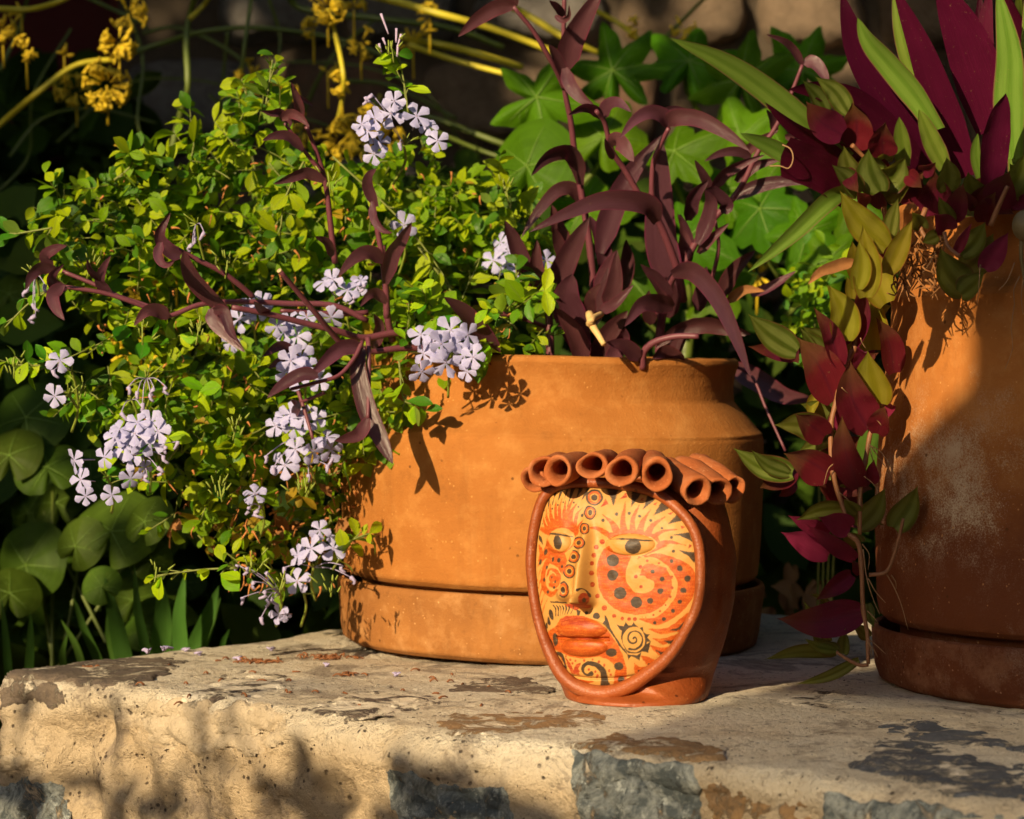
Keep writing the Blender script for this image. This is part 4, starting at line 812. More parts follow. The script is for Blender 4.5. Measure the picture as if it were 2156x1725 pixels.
leaves(ph, 'ph', A, [
    ('tc', [(1095, 35), (1000, 40), (900, 95), (830, 150), (762, 217)], 105, (2.30, 2.27)),
    ('tc', [(1095, 35), (1060, -60), (980, -140)], 90, 2.31),
    ('tc', [(1390, 400), (1420, 260), (1500, 100), (1620, -90)], 165, (2.35, 2.31), {'roll': .2}),
    ('tc', [(1380, 95), (1340, 40), (1295, 5)], 56, 2.34), ('tc', [(1330, 95), (1375, 120), (1410, 95), (1412, 30)], 40, 2.31, {'fold': .6}),
    ('tc', [(1292, 262), (1335, 330), (1370, 410), (1400, 500)], 80, (2.31, 2.34), {'prof': 'mid'}),
    ('tc', [(1385, 400), (1420, 500), (1490, 580), (1556, 612)], 92, (2.33, 2.30)),
    ('tc', [(1600, 690), (1560, 640), (1490, 630), (1405, 674)], 78, (2.31, 2.26)), ('tc', [(1600, 690), (1640, 620), (1700, 605), (1775, 656)], 96, (2.31, 2.27)),
    ('tc', [(1665, 860), (1680, 820), (1730, 850), (1792, 946)], 125, (2.30, 2.27), {'prof': 'mid', 'fold': .2}), ('tc', [(1670, 930), (1640, 870), (1620, 810)], 50, 2.29),
    ('tc', [(1480, 1080), (1462, 960), (1410, 890), (1320, 900), (1250, 950), (1190, 1030)], 120, (2.40, 2.32), {'fold': .35}),
    ('tc', [(2000, 745), (1960, 680), (1880, 660), (1790, 710), (1708, 812)], 105, (2.27, 2.22), {'fold': .4}), ('tr', [(60, 730), (110, 690), (230, 690), (350, 740), (460, 810), (556, 888)], 115, (2.27, 2.20), {'fold': .35}),
    ('tr', [(55, 720), (60, 660), (130, 640), (240, 670)], 70, 2.28),
    ('tc', [(1925, 1300), (1890, 1215), (1780, 1180), (1600, 1180), (1400, 1250), (1172, 1362)], 150, (2.29, 2.20), {'roll': .25, 'fold': .3}),
    ('tc', [(1490, 1190), (1430, 1110), (1340, 1120), (1230, 1240), (1130, 1395)], 100, (2.42, 2.38)),
    ('tc', [(1590, 1480), (1660, 1240), (1770, 1020), (1955, 785)], 160, (2.42, 2.38), {'roll': .1}),
    ('tc', [(2020, 1690), (1950, 1420), (1945, 1150), (1962, 835)], 220, (2.42, 2.38), {'fold': .15, 'roll': .05}),
    ('tc', [(1200, 1700), (1130, 1520), (1080, 1390), (1033, 1288)], 120, (2.38, 2.35)),
    ('tc', [(1250, 1760), (1215, 1600), (1222, 1400)], 125, (2.37, 2.35), {'fold': .5}),
    ('tc', [(1300, 1760), (1360, 1600), (1440, 1430), (1530, 1270)], 165, (2.40, 2.36)),
    ('tc', [(1440, 1540), (1350, 1360), (1308, 1195)], 120, (2.44, 2.42)), ('tc', [(1400, 1560), (1350, 1420), (1320, 1330)], 90, 2.4),
    ('tc', [(1640, 1640), (1600, 1420), (1530, 1260)], 110, (2.43, 2.41)), ('tc', [(1580, 1720), (1640, 1580), (1692, 1462)], 120, 2.40),
    ('tc', [(1730, 1700), (1760, 1540), (1745, 1400)], 120, (2.46, 2.44)), ('tc', [(2010, 1720), (1930, 1620), (1828, 1548)], 70, 2.33),
    ('tc', [(2100, 1560), (2110, 1400), (2060, 1250)], 90, 2.43), ('tr', [(40, 1640), (150, 1500), (170, 1350), (130, 1250)], 100, 2.43),
    ('mc', [(1510, 680), (1445, 480), (1395, 320), (1430, 165)], 230, (2.40, 2.36), {'prof': 'mid', 'fold': .35}),
    ('mc', [(1500, 680), (1440, 520), (1332, 362)], 150, (2.36, 2.33)),
    ('mc', [(1640, 360), (1680, 230), (1692, 28)], 125, (2.36, 2.34)), ('mc', [(1560, 460), (1600, 300), (1640, 130)], 100, (2.37, 2.35)),
    ('mc', [(1600, 380), (1680, 340), (1790, 228)], 80, 2.33), ('mc', [(1540, 400), (1540, 300), (1600, 220)], 80, 2.35),
    ('mc', [(2020, 362), (1930, 335), (1830, 350), (1735, 475)], 130, (2.34, 2.28), {'fold': .4}),
    ('mc', [(1570, 690), (1640, 520), (1755, 378)], 155, (2.38, 2.35)), ('mc', [(1640, 690), (1720, 560), (1740, 480)], 110, 2.36),
    ('mc', [(1990, 320), (1920, 210), (1828, 108)], 90, 2.34), ('mc', [(1900, 460), (1870, 360), (1880, 260)], 90, 2.37),
    ('mc', [(1820, 660), (1740, 590), (1630, 565)], 110, 2.32), ('mc', [(2080, 690), (1980, 620), (1900, 660)], 110, 2.36),
    ('mc', [(2000, 680), (2070, 520), (2160, 420)], 120, 2.40),
    ('mr', [(100, 165), (220, 150), (360, 300), (470, 530), (562, 782)], 130, (2.34, 2.20), {'fold': .4, 'roll': .2}),
    ('mr', [(0, 600), (120, 500), (280, 460), (400, 480), (560, 520)], 125, (2.36, 2.38), {'prof': 'mid'}),
    ('mr', [(390, 290), (460, 150), (585, 28)], 110, (2.46, 2.42)), ('mr', [(560, 290), (680, 240), (825, 148)], 70, (2.46, 2.44)), ('mr', [(420, 330), (520, 260), (640, 265)], 70, 2.45, {'m': 'dry'}),
    ('mr', [(250, 380), (280, 250), (300, 120)], 110, 2.44), ('mr', [(60, 420), (90, 300), (60, 180)], 130, 2.42),
    ('mc', [(990, 700), (900, 540), (800, 400), (676, 300)], 165, (2.33, 2.27), {'label': 'broad dull purple leaf leaning left over the rim'}),
    ('mr', [(440, 700), (600, 790), (760, 880), (940, 895)], 150, (2.62, 2.52)),
    ('tr', [(865, 390), (800, 290), (740, 240), (645, 202)], 62, (2.40, 2.36)), ('tr', [(868, 360), (930, 370), (980, 430), (1015, 510)], 90, (2.40, 2.38)),
    ('tr', [(560, 920), (480, 890), (380, 900), (285, 945)], 70, 2.40), ('tr', [(320, 1100), (280, 1020), (230, 935)], 66, 2.40),
    ('tr', [(330, 1110), (400, 1020), (500, 960), (645, 903)], 84, (2.38, 2.34)), ('tr', [(470, 1060), (580, 970), (740, 930)], 80, 2.42),
    ('tr', [(450, 1160), (600, 1090), (760, 1060), (890, 1075)], 95, (2.42, 2.40)), ('tr', [(250, 1430), (310, 1300), (330, 1180), (290, 1110)], 120, 2.36),
    ('tr', [(250, 1480), (330, 1390), (432, 1305)], 66, 2.37), ('tr', [(190, 1290), (220, 1150), (310, 1050)], 105, 2.40), ('tr', [(380, 1230), (420, 1200), (350, 1120), (290, 1110)], 90, 2.36),
    ('tr', [(700, 780), (690, 700), (650, 640)], 60, 2.42), ('tr', [(760, 800), (830, 800), (850, 760)], 60, 2.42), ('tr', [(520, 900), (600, 830), (720, 760)], 70, 2.43)])
b = MB()
b.tube([W(*V('mc', 1530, 400), 2.31), W(*V('mc', 1550, 470), 2.29), W(*V('mc', 1580, 520), 2.28), W(*V('mc', 1615, 578), 2.27)], .0042, .0026, 8)
b.tube([W(*V('mc', 1600, 400), 2.32), W(*V('mc', 1545, 430), 2.285), W(*V('mc', 1530, 460), 2.29)], .003, .0035, 8)
o = b.build('dry_stub', M['tan'], ph); o['label'] = 'dry straw-coloured knotted stub'
# ---- trailing stems to the left
pt = empty('purple_heart', (-.1, 2.40, .27), 'long leaning purple stems sprawling left across the blue-flowered bush', 'plant')
stems(pt, 'ph_stem', [
    ('tl', [(1960, 1540), (1935, 1330), (1905, 1080), (1855, 900), (1790, 740)], 38, (2.30, 2.26), {'w2': 24}), ('tl', [(1880, 1010), (1770, 870), (1665, 720)], 28, (2.27, 2.25)),
    ('tc', [(345, 1860), (340, 1690), (320, 1520), (290, 1340), (262, 1200)], 40, (2.30, 2.27)),
    ('mc', [(380, 560), (350, 420), (340, 200), (320, 0)], 44, (2.33, 2.30)),
    ('mc', [(640, 560), (420, 510), (210, 540), (60, 500), (-150, 450), (-350, 400), (-560, 360)], 44, (2.34, 2.24), {'w2': 34}),
    ('mc', [(600, 600), (420, 600), (260, 620), (180, 590)], 42, (2.32, 2.28)),
    ('ml', [(2150, 440), (1950, 350), (1700, 340), (1500, 330), (1300, 330), (1150, 350), (980, 412), (850, 360), (620, 280), (370, 240)], 36, (2.32, 2.22), {'w2': 26}),
    ('ml', [(2150, 390), (2000, 400), (1800, 385), (1640, 380)], 34, (2.33, 2.30)),
    ('ml', [(980, 410), (850, 350), (700, 300), (560, 230), (365, 150)], 34, (2.25, 2.24), {'w2': 24}),
    ('ml', [(1480, 300), (1400, 230), (1290, 150), (1150, 80), (1000, 0)], 36, (2.27, 2.23), {'w2': 28}),
    ('ml', [(2010, 590), (1930, 500), (1850, 400), (1740, 270), (1635, 148)], 38, (2.28, 2.20), {'w2': 30, 'cut': 1}),
    ('ml', [(2120, 560), (2070, 660), (1980, 760), (1850, 800), (1700, 840)], 28, (2.26, 2.22)),
    ('ml', [(1740, 840), (1780, 960), (1830, 1130)], 26, (2.30, 2.28)), ('ml', [(1900, 860), (1800, 900), (1720, 930)], 22, (2.3, 2.29)),
    ('mc', [(235, 540), (240, 620), (240, 850), (235, 1010)], 34, (2.28, 2.25), {'w2': 22})])
leaves(pt, 'ph', A, [
    ('tl', [(1690, 715), (1640, 665), (1590, 665), (1526, 650)], 62, 2.25), ('tl', [(1640, 700), (1700, 665), (1760, 690), (1812, 745)], 70, 2.24), ('tl', [(1740, 720), (1745, 620), (1700, 478)], 76, 2.26), ('tl', [(1680, 690), (1700, 720), (1695, 750)], 30, 2.24),
    ('tl', [(1770, 880), (1690, 805), (1610, 800), (1533, 824)], 80, 2.25), ('tl', [(1895, 1060), (1800, 1010), (1700, 1040), (1598, 1078)], 84, 2.26), ('tl', [(1945, 1500), (1910, 1420), (1840, 1385)], 66, 2.28),
    ('tl', [(1830, 620), (1740, 560), (1720, 500)], 30, 2.26),
    ('tc', [(285, 1210), (235, 1100), (240, 1030), (285, 985)], 76, 2.27), ('tc', [(262, 1180), (275, 1280), (320, 1340), (380, 1362)], 62, 2.26),
    ('tc', [(335, 1660), (370, 1500), (430, 1400), (492, 1298)], 115, (2.28, 2.24)), ('tc', [(335, 1530), (240, 1480), (150, 1520), (58, 1622)], 105, (2.28, 2.24)),
    ('mc', [(345, 335), (290, 280), (240, 290), (188, 358)], 74, 2.27),
    ('ml', [(1345, 385), (1250, 320), (1150, 220), (1100, 130), (1076, 25)], 125, (2.24, 2.20), {'prof': 'mid', 'label': 'long brown-purple pointed leaf at the bract'}),
    ('ml', [(1240, 365), (1270, 440), (1340, 520), (1436, 625)], 120, (2.22, 2.20), {'fold': .55}), ('ml', [(1250, 380), (1310, 390), (1350, 500), (1390, 560)], 80, 2.21, {'m': 'ph'}),
    ('ml', [(390, 250), (320, 240), (300, 180), (375, 105)], 84, 2.22), ('ml', [(370, 225), (310, 290), (330, 370), (378, 437)], 90, 2.21), ('ml', [(330, 140), (240, 130), (180, 180), (148, 262)], 84, 2.23), ('ml', [(300, 120), (270, 60), (330, 20), (392, 0)], 84, 2.24),
    ('ml', [(650, 285), (585, 220), (600, 140), (648, 55)], 70, 2.24), ('ml', [(590, 200), (530, 150), (508, 78)], 48, 2.23),
    ('ml', [(985, 418), (920, 380), (850, 390), (782, 470)], 95, 2.24, {'fold': .4}),
    ('tl', [(1055, 1500), (990, 1470), (930, 1380), (998, 1240)], 100, (2.22, 2.20), {'fold': .5}), ('tl', [(940, 1420), (930, 1500), (970, 1545), (1022, 1525)], 70, 2.19, {'fold': .6}),
    ('mc', [(215, 590), (180, 720), (230, 950), (312, 1130), (382, 1278)], 140, (2.27, 2.24), {'fold': .5, 'prof': 'mid'}), ('mc', [(235, 1010), (190, 1100), (110, 1130), (38, 1142)], 90, 2.24),
    ('ml', [(2120, 590), (2000, 600), (1900, 680), (1795, 785)], 105, (2.26, 2.22)), ('ml', [(1860, 760), (1760, 760), (1650, 820), (1562, 892)], 100, (2.22, 2.20), {'fold': .5}),
    ('ml', [(1720, 640), (1640, 590), (1535, 650)], 80, 2.29), ('ml', [(1740, 630), (1640, 670), (1565, 720)], 66, 2.29), ('ml', [(1570, 400), (1530, 370), (1485, 325)], 70, 2.26),
    ('mc', [(270, 600), (300, 480), (270, 400)], 80, 2.34), ('mc', [(480, 600), (440, 500), (400, 440)], 80, 2.36), ('ml', [(1720, 1000), (1740, 930), (1700, 900)], 60, 2.3)])
# ---- boat lily with long sword leaves
rh = empty('boat_lily', (.42, 2.12, .40), 'boat lily with long sword leaves, purple beneath and green above, in the tall planter', 'plant')
leaves(rh, 'rh_p', 'strap', [
    ('tr', [(1600, 980), (1500, 800), (1340, 560), (1180, 280), (1085, -50)], 230, (2.06, 2.0), {'roll': .1, 'fold': .2}),
    ('tr', [(1570, 1000), (1400, 800), (1180, 600), (960, 530), (778, 524)], 165, (2.03, 1.95), {'fold': .35}),
    ('tr', [(1110, 930), (960, 830), (800, 740), (640, 600)], 95, (1.995, 1.92)),
    ('tr', [(1830, 1030), (1730, 760), (1640, 520), (1540, 250), (1390, -90)], 205, (2.04, 1.98), {'fold': .35}),
    ('tr', [(1980, 760), (1900, 480), (1790, 180), (1640, -130)], 300, (2.06, 2.02), {'fold': .2, 'roll': .1}),
    ('tr', [(1970, 800), (1950, 500), (1920, 250), (1960, -80)], 150, (2.09, 2.07)), ('tr', [(1900, 500), (1890, 300), (1900, -60)], 90, (2.11, 2.1)),
    ('tr', [(1950, 1080), (1970, 880), (2000, 700), (2050, 545)], 190, (2.00, 1.97), {'fold': .45}),
    ('tr', [(2200, 700), (2170, 350), (2090, 100), (2000, -120)], 130, (2.08, 2.05)), ('tr', [(2260, 600), (2240, 300), (2180, 0)], 150, (2.09, 2.07)), ('tr', [(2400, 700), (2350, 300), (2330, -60)], 200, (2.12, 2.1)),
    ('tr', [(1110, 1100), (1010, 1030), (880, 970), (735, 915)], 235, (1.99, 1.93), {'prof': 'stump', 'fold': .35, 'roll': .15, 'label': 'broken-off purple leaf with ragged pale end'})])
leaves(rh, 'rh_g', 'strap', [
    ('tr', [(1120, 930), (900, 740), (640, 520), (380, 350), (86, 224)], 165, (2.00, 1.88), {'roll': -.2, 'fold': .2}),
    ('tr', [(1650, 760), (1520, 560), (1370, 380), (1250, 240), (1182, 105)], 165, (2.00, 1.96), {'fold': .3}),
    ('tr', [(1540, 480), (1460, 260), (1390, -60)], 110, (2.10, 2.08)), ('tr', [(1690, 980), (1610, 820), (1540, 640)], 130, (2.01, 1.99)), ('tr', [(1870, 1020), (1780, 800), (1660, 500)], 100, (2.06, 2.03), {'fold': .5}),
    ('tr', [(2090, 930), (2070, 600), (2070, 300), (2000, -80)], 190, (2.03, 1.99), {'fold': .25}), ('tr', [(2120, 1010), (2140, 760), (2190, 400), (2170, -80)], 160, (2.06, 2.04)),
    ('tr', [(940, 920), (790, 910), (640, 840), (496, 780)], 120, (1.98, 1.93)), ('tr', [(1130, 1110), (1000, 1180), (800, 1370), (540, 1592)], 125, (1.99, 1.93), {'fold': .3}),
    ('tr', [(1900, 1040), (1875, 900), (1885, 780)], 70, 2.03), ('tr', [(1450, 970), (1440, 830), (1425, 685)], 110, 2.00), ('tr', [(2140, 120), (2130, 40), (2130, -60)], 60, 2.08), ('tr', [(2270, 900), (2330, 500), (2420, 100)], 180, 2.05)])
# pale torn lip of the broken leaf
b = MB(); b.tube([W(*V('tr', *q), 1.925) for q in [(742, 848), (790, 872), (806, 930), (780, 985), (730, 972), (668, 972)]], .0006, .0005, 6, 16); b.build('torn_edge', M['root'], rh)
# ---- wandering plant hanging over the tall pot
ze = empty('wandering_plant', (.37, 2.00, .40), 'wandering plant with striped green and wine-red leaves trailing down beside the tall pot', 'plant')
stems(ze, 'ze_stem', [
    ('mr', [(1290, -120), (1250, 60), (1210, 300), (1180, 540), (1110, 720), (1060, 900), (1028, 1050), (1030, 1250), (1060, 1420), (1125, 1600)], 34, (2.09, 2.07), {'w2': 30, 'knots': True}),
    ('br', [(1125, 10), (1185, 60), (1205, 200), (1215, 440), (1240, 600), (1245, 770)], 32, (2.07, 2.06), {'w2': 24, 'knots': True}), ('br', [(1245, 775), (1190, 775), (1110, 735), (1060, 700)], 24, (2.06, 2.07)),
    ('mr', [(1330, 760), (1300, 930), (1260, 1080), (1230, 1250), (1200, 1420), (1195, 1690)], 34, (2.09, 2.07), {'knots': True}),
    ('tr', [(1320, 1020), (1332, 1130), (1340, 1250), (1380, 1400), (1400, 1560)], 30, (2.02, 2.05), {'knots': True}), ('tr', [(1580, 1220), (1550, 1330), (1600, 1420)], 34, (1.97, 1.96)), ('tr', [(1150, 850), (1190, 890), (1260, 960)], 30, (1.95, 1.96)),
    ('tr', [(1960, 1320), (2010, 1200), (2060, 1090)], 34, (1.96, 1.95)), ('tr', [(1690, 1360), (1710, 1440), (1780, 1500)], 26, (1.95, 1.94)),
    ('br', [(1250, 250), (1350, 230), (1400, 120), (1430, 10), (1450, -80)], 24, (2.05, 2.04))])
def ovl(fr, t, rows, d):
    for r in rows:
        base, tip, w = r[0], r[1], r[2]; m = r[3] if len(r) > 3 else t; dd = d + random.uniform(-.02, .02)
        dx, dy = tip[0] - base[0], tip[1] - base[1]; w *= 1.15; c = random.uniform(-.10, .10); mid = (base[0] + dx * .5 - dy * c, base[1] + dy * .5 + dx * c)
        leaves(ze, m, 'ovate', [(fr, [base, mid, tip], w, (dd + .012, dd - .012), {'fold': random.uniform(.3, .8), 'wav': random.uniform(.005, .03), 'roll': random.uniform(-.35, .35)})])
ovl('tr', 'ze_g', [((1130, 660), (933, 448), 115), ((1000, 650), (858, 468), 100), ((1090, 790), (880, 592), 170, 'ze_p'), ((1165, 860), (1150, 600), 195, 'ze_p'), ((1330, 900), (1345, 715), 150, 'ze_p'), ((1200, 1085), (1100, 850), 130), ((1315, 1120), (1245, 870), 165), ((1330, 1085), (1462, 918), 160), ((1185, 1135), (1033, 965), 120),
                   ((1345, 1160), (1495, 1085), 120), ((1330, 1210), (1225, 1060), 80, 'ze_p'), ((1340, 930), (1368, 850), 80), ((1600, 1215), (1435, 945), 100, 'ze_p'), ((1700, 1120), (1702, 918), 130), ((1650, 1260), (1632, 1000), 195, 'ze_p'), ((1740, 1290), (1800, 1070), 120, 'ze_p'), ((1735, 1290), (1655, 1150), 80),
                   ((1885, 1180), (1828, 1005), 135), ((1870, 1235), (1942, 1075), 100, 'ze_p'), ((2040, 1135), (2160, 895), 150), ((2000, 1200), (2070, 1005), 175, 'ze_p'), ((2100, 1160), (2180, 1020), 100), ((1700, 1345), (1630, 1255), 130, 'ze_m'), ((1920, 1300), (1990, 1120), 110, 'ze_p'),
                   ((1560, 1000), (1640, 950), 80, 'ze_p'), ((1120, 1000), (1190, 1130), 90, 'ze_p'), ((1480, 1020), (1560, 1100), 90, 'ze_p'), ((2120, 1180), (2200, 1220), 100, 'ze_p'), ((1560, 1330), (1500, 1240), 90, 'ze_g'), ((1240, 1200), (1180, 1120), 80, 'ze_p'),
                   ((1370, 1390), (1420, 1160), 90), ((1790, 1490), (1930, 1298), 140), ((1805, 1580), (1978, 1365), 165), ((1755, 1480), (1852, 1303), 56, 'ze_m'), ((1920, 1570), (2066, 1357), 120, 'ze_m'), ((1800, 1700), (1665, 1450), 190, 'ze_g'), ((1790, 1720), (1925, 1590), 130, 'ze_g'), ((1650, 1380), (1560, 1420), 80, 'ze_g')], 1.965)
ovl('tr', 'ze_y', [((1350, 1450), (1074, 1112), 165), ((1355, 1600), (1507, 1277), 120), ((1230, 1740), (1212, 1315), 150), ((1180, 1690), (1190, 1400), 110)], 1.95)
ovl('mr', 'ze_y', [((1345, 340), (1235, -40), 190), ((1275, 610), (1292, 238), 190), ((1395, 745), (1288, 415), 130, 'ze_p'), ((1310, 925), (1240, 615), 205), ((1110, 560), (1015, 228), 165), ((1160, 405), (1000, 228), 90), ((1150, 310), (1120, 180), 60), ((1200, 200), (1150, -30), 110)], 2.075)
ovl('mr', 'ze_p', [((1245, 1075), (1138, 665), 205), ((1150, 595), (1195, 195), 110), ((1080, 700), (922, 355), 110), ((1050, 905), (832, 535), 215), ((1050, 705), (838, 475), 125, 'ze_g'), ((1015, 580), (860, 475), 80, 'ze_g'), ((1060, 710), (1150, 560), 80, 'ze_y'), ((825, 625), (543, 400), 155, 'ze_g'), ((840, 645), (540, 590), 95),
                   ((930, 880), (908, 1025), 62, 'ze_y'), ((1010, 1100), (693, 1050), 150, 'ze_g'), ((990, 1115), (815, 985), 150), ((1030, 1120), (835, 1205), 90, 'ze_g'), ((1022, 1340), (750, 1215), 190), ((1192, 1412), (1090, 990), 150), ((1390, 935), (1275, 1045), 60, 'ze_m'), ((800, 1335), (455, 1183), 140, 'ze_g'),
                   ((780, 1335), (560, 1195), 90, 'ze_g'), ((790, 1300), (610, 1420), 165), ((1085, 1270), (1050, 1120), 100, 'ze_g'), ((1095, 1535), (825, 1605), 100, 'ze_g'), ((1190, 1650), (1345, 1415), 130, 'ze_g'), ((1395, 1650), (1535, 1405), 145, 'ze_g'), ((1140, 1650), (955, 1590), 130, 'ze_m'), ((1010, 1690), (775, 1578), 90, 'ze_m'),
                   ((1050, 1080), (1110, 930), 100, 'ze_m'), ((1240, 720), (1180, 600), 110, 'ze_m'), ((1300, 1100), (1340, 930), 120, 'ze_p'), ((1080, 1400), (1030, 1290), 80, 'ze_p'), ((800, 1370), (720, 1470), 80, 'ze_p'), ((1180, 1560), (1100, 1480), 80, 'ze_g'), ((1260, 1390), (1280, 1250), 80, 'ze_m'), ((780, 590), (840, 690), 90, 'ze_p')], 2.075)
ovl('br', 'ze_p', [((1015, 130), (735, 0), 140, 'ze_m'), ((1175, 155), (885, -45), 95, 'ze_m'), ((1200, 60), (1080, 0), 90, 'ze_g'), ((1145, 245), (935, 400), 100), ((1205, 465), (708, 505), 185), ((1060, 690), (915, 600), 90, 'ze_g'), ((1020, 640), (862, 395), 60, 'ze_g'), ((1015, 430), (905, 360), 40, 'ze_g'), ((1050, 690), (870, 620), 60, 'ze_g'),
                   ((1100, 710), (1110, 560), 70, 'ze_g'), ((1050, 705), (632, 745), 76, 'ze_g'), ((1190, 745), (818, 890), 66, 'ze_g'), ((1245, 615), (1155, 540), 70, 'ze_g'), ((1195, 250), (1150, 160), 60), ((1240, 420), (1280, 560), 60, 'ze_g')], 2.075)
leaves(ze, 'dry', 'lance', [('tr', [(1165, 1530), (1060, 1560), (960, 1600), (893, 1665)], 70, 1.96, {'wav': .05, 'fold': .6, 'label': 'dry curled brown leaf'})])
rr_ = random.Random(3)
def along(fr, path, n, d, mats):
    P_ = catmull([Vector((x, y, 0)) for x, y in path], 40)
    for k in range(n):
        q = P_[rr_.randrange(len(P_))]; a = rr_.uniform(.15, math.pi - .15) if rr_.random() < .75 else rr_.uniform(-.6, 0); L_ = rr_.uniform(110, 240)
        tip = (q.x + math.cos(a) * L_, q.y - abs(math.sin(a)) * L_ * .8 if rr_.random() < .7 else q.y + L_ * .3)
        ovl(fr, rr_.choice(mats), [((q.x, q.y), tip, L_ * rr_.uniform(.42, .62))], d + rr_.uniform(0, .05))
along('mr', [(1290, -60), (1180, 500), (1050, 900), (1035, 1250), (1125, 1600)], 36, 2.10, ['ze_g', 'ze_g', 'ze_p', 'ze_m', 'ze_p'])
along('tr', [(1120, 900), (1400, 1120), (1700, 1220), (2000, 1180), (2150, 1120)], 44, 1.985, ['ze_g', 'ze_p', 'ze_g', 'ze_p'])
b = MB()
def root(fr, pts, d, r=.0006): b.tube([W(*V(fr, *p), d + i * .003) for i, p in enumerate(pts)], r, r * .5, 5, 10)
for q in [[(1290, 1000), (1340, 1030), (1380, 1080)], [(1290, 1010), (1330, 1060), (1370, 1100)], [(1250, 1160), (1300, 1230), (1350, 1300)], [(1250, 1165), (1330, 1220), (1410, 1360)], [(1250, 1170), (1280, 1280), (1310, 1340)], [(1220, 1350), (1270, 1390), (1310, 1440)], [(1050, 1270), (1010, 1310), (985, 1400)], [(1070, 1440), (1120, 1480), (1160, 1530)], [(1090, 830), (1110, 850), (1125, 862)], [(1200, 540), (1210, 570), (1230, 600)]]: root('mr', q, 2.06)
for q in [[(1215, 100), (1235, 260), (1270, 380), (1312, 480)], [(1245, 270), (1290, 350), (1345, 412)], [(1350, 240), (1400, 330), (1440, 430), (1478, 570)], [(1210, 70), (1250, 130), (1245, 220)], [(1240, 460), (1280, 500), (1305, 535)], [(1240, 620), (1290, 660), (1345, 710)], [(1240, 640), (1280, 690), (1300, 730)], [(1250, 640), (1262, 690), (1268, 730)], [(1380, 250), (1405, 290), (1408, 330)]]: root('br', q, 2.05)
for q in [[(2100, 100), (2060, 200), (2010, 260)], [(2130, 180), (2095, 260), (2100, 340), (2080, 480), (2090, 600), (2045, 720)], [(1900, 110), (1890, 260), (1880, 350)], [(2150, 200), (2140, 300), (2150, 400)], [(1640, 40), (1600, 110), (1560, 160)]]: root('mr', q, 1.93, .0005)
b.build('roots', M['root'], ze)['kind'] = 'stuff'
b = MB()
for k in range(60):
    x, y = rr_.uniform(1400, 1700), rr_.uniform(1330, 1660); q = [(x, y), (x + rr_.uniform(-50, 50), y + rr_.uniform(20, 80)), (x + rr_.uniform(-80, 80), y + rr_.uniform(60, 130))]
    b.tube([W(*V('tr', *p), 1.985 + rr_.uniform(-.01, .02)) for p in q], .0011, .0005, 5, 5)
b.build('dried_tangle', M['dry'], ze)['kind'] = 'stuff'
# brown seed pod at the frame edge on its dry stalk
b = MB(); pc = W(2158, 475, 1.93)
for k in range(10):
    th = math.pi * k / 9
    for s in range(16): b.v.append(pc + Vector((math.sin(th) * math.cos(s * math.pi / 8) * .0105, math.sin(th) * math.sin(s * math.pi / 8) * .0105, math.cos(th) * .0125)))
    if k:
        for s in range(16): a0 = (k - 1) * 16; b.f.append([a0 + s, a0 + 16 + s, a0 + 16 + (s + 1) % 16, a0 + (s + 1) % 16]); b.mi.append(0)
b.uv = [(0, 0)] * len(b.v); b.tube([W(2152, 500, 1.935), W(2150, 540, 1.935), W(2158, 600, 1.94), W(2160, 660, 1.945)], .0022, .0008, 6)
setp(b.build('seed_pod', plain('pod_skin', (.16, .12, .05), .6, .4, 50)), 'round olive-brown pod on a dry stalk at the right picture edge', 'seed pod')

# ================================================================ blue-flowered bush
gm_ = [leafmat('plumbago_green', (.175, .38, .006), (.22, .36, .02), trans=.38, rough=.36, spec=.2, var=.25, midrib=(.16, .27, .04), transcol=(.36, .60, .005)),
       leafmat('plumbago_lime', (.36, .52, .008), (.16, .26, .04), trans=.34, rough=.36, var=.25, midrib=(.24, .34, .05), transcol=(.50, .66, .005), spec=.2),
       leafmat('plumbago_deep', (.055, .20, .008), (.07, .14, .02), trans=.25, rough=.32, var=.25, midrib=(.10, .19, .03), transcol=(.18, .34, .01)),
       leafmat('plumbago_yellow', (.42, .31, .02), (.4, .3, .04), trans=.3, rough=.45, var=.3, transcol=(.5, .38, .01)), M['dry']]
M['twig'] = plain('plumbago_twig', (.16, .19, .035), .6, .3, 50)
def unitleaf(seed):
    r = random.Random(seed); b = MB(); v = []; f = []; uv = []; n = 5; bend = r.uniform(.05, .35); cup = r.uniform(.08, .3); tw = r.uniform(-.3, .3)
    for i in range(n + 1):
        t = i / n; w = .30 * (math.sin(math.pi * t ** 1.25 * .96 + .06)) ** .8 * (1.0 if t < .98 else .55)
        if i == 0: w = .02
        for c in (-1, -.5, 0, .5, 1):
            v.append(((c * w), t, -bend * t * t + cup * abs(c) * w + tw * c * w * t)); uv.append((.5 + c * .5, t))
    for i in range(n):
        for c in range(4): f.append([i * 5 + c, i * 5 + c + 1, (i + 1) * 5 + c + 1, (i + 1) * 5 + c])
    return v, f, uv
ULS = [unitleaf(s) for s in range(5)]
pb = empty('blue_plumbago', (-.15, 2.42, .27), 'bright green bush with pale blue flowers spilling over the left side of the wide planter', 'bush')
OUT = [(110, 500), (150, 430), (215, 405), (245, 350), (300, 340), (350, 350), (400, 335), (450, 300), (500, 260), (520, 210), (560, 215), (590, 270), (640, 330), (700, 350), (760, 380), (830, 350), (900, 340), (960, 340), (1010, 400), (1060, 420), (1110, 460), (1150, 520), (1160, 600), (1150, 745), (1000, 740), (880, 770), (860, 850), (800, 930), (730, 1010), (720, 1120), (650, 1150), (560, 1190), (500, 1180), (420, 1130), (340, 1080), (330, 1000), (260, 900), (190, 880), (170, 780), (200, 700), (150, 620), (100, 560)]
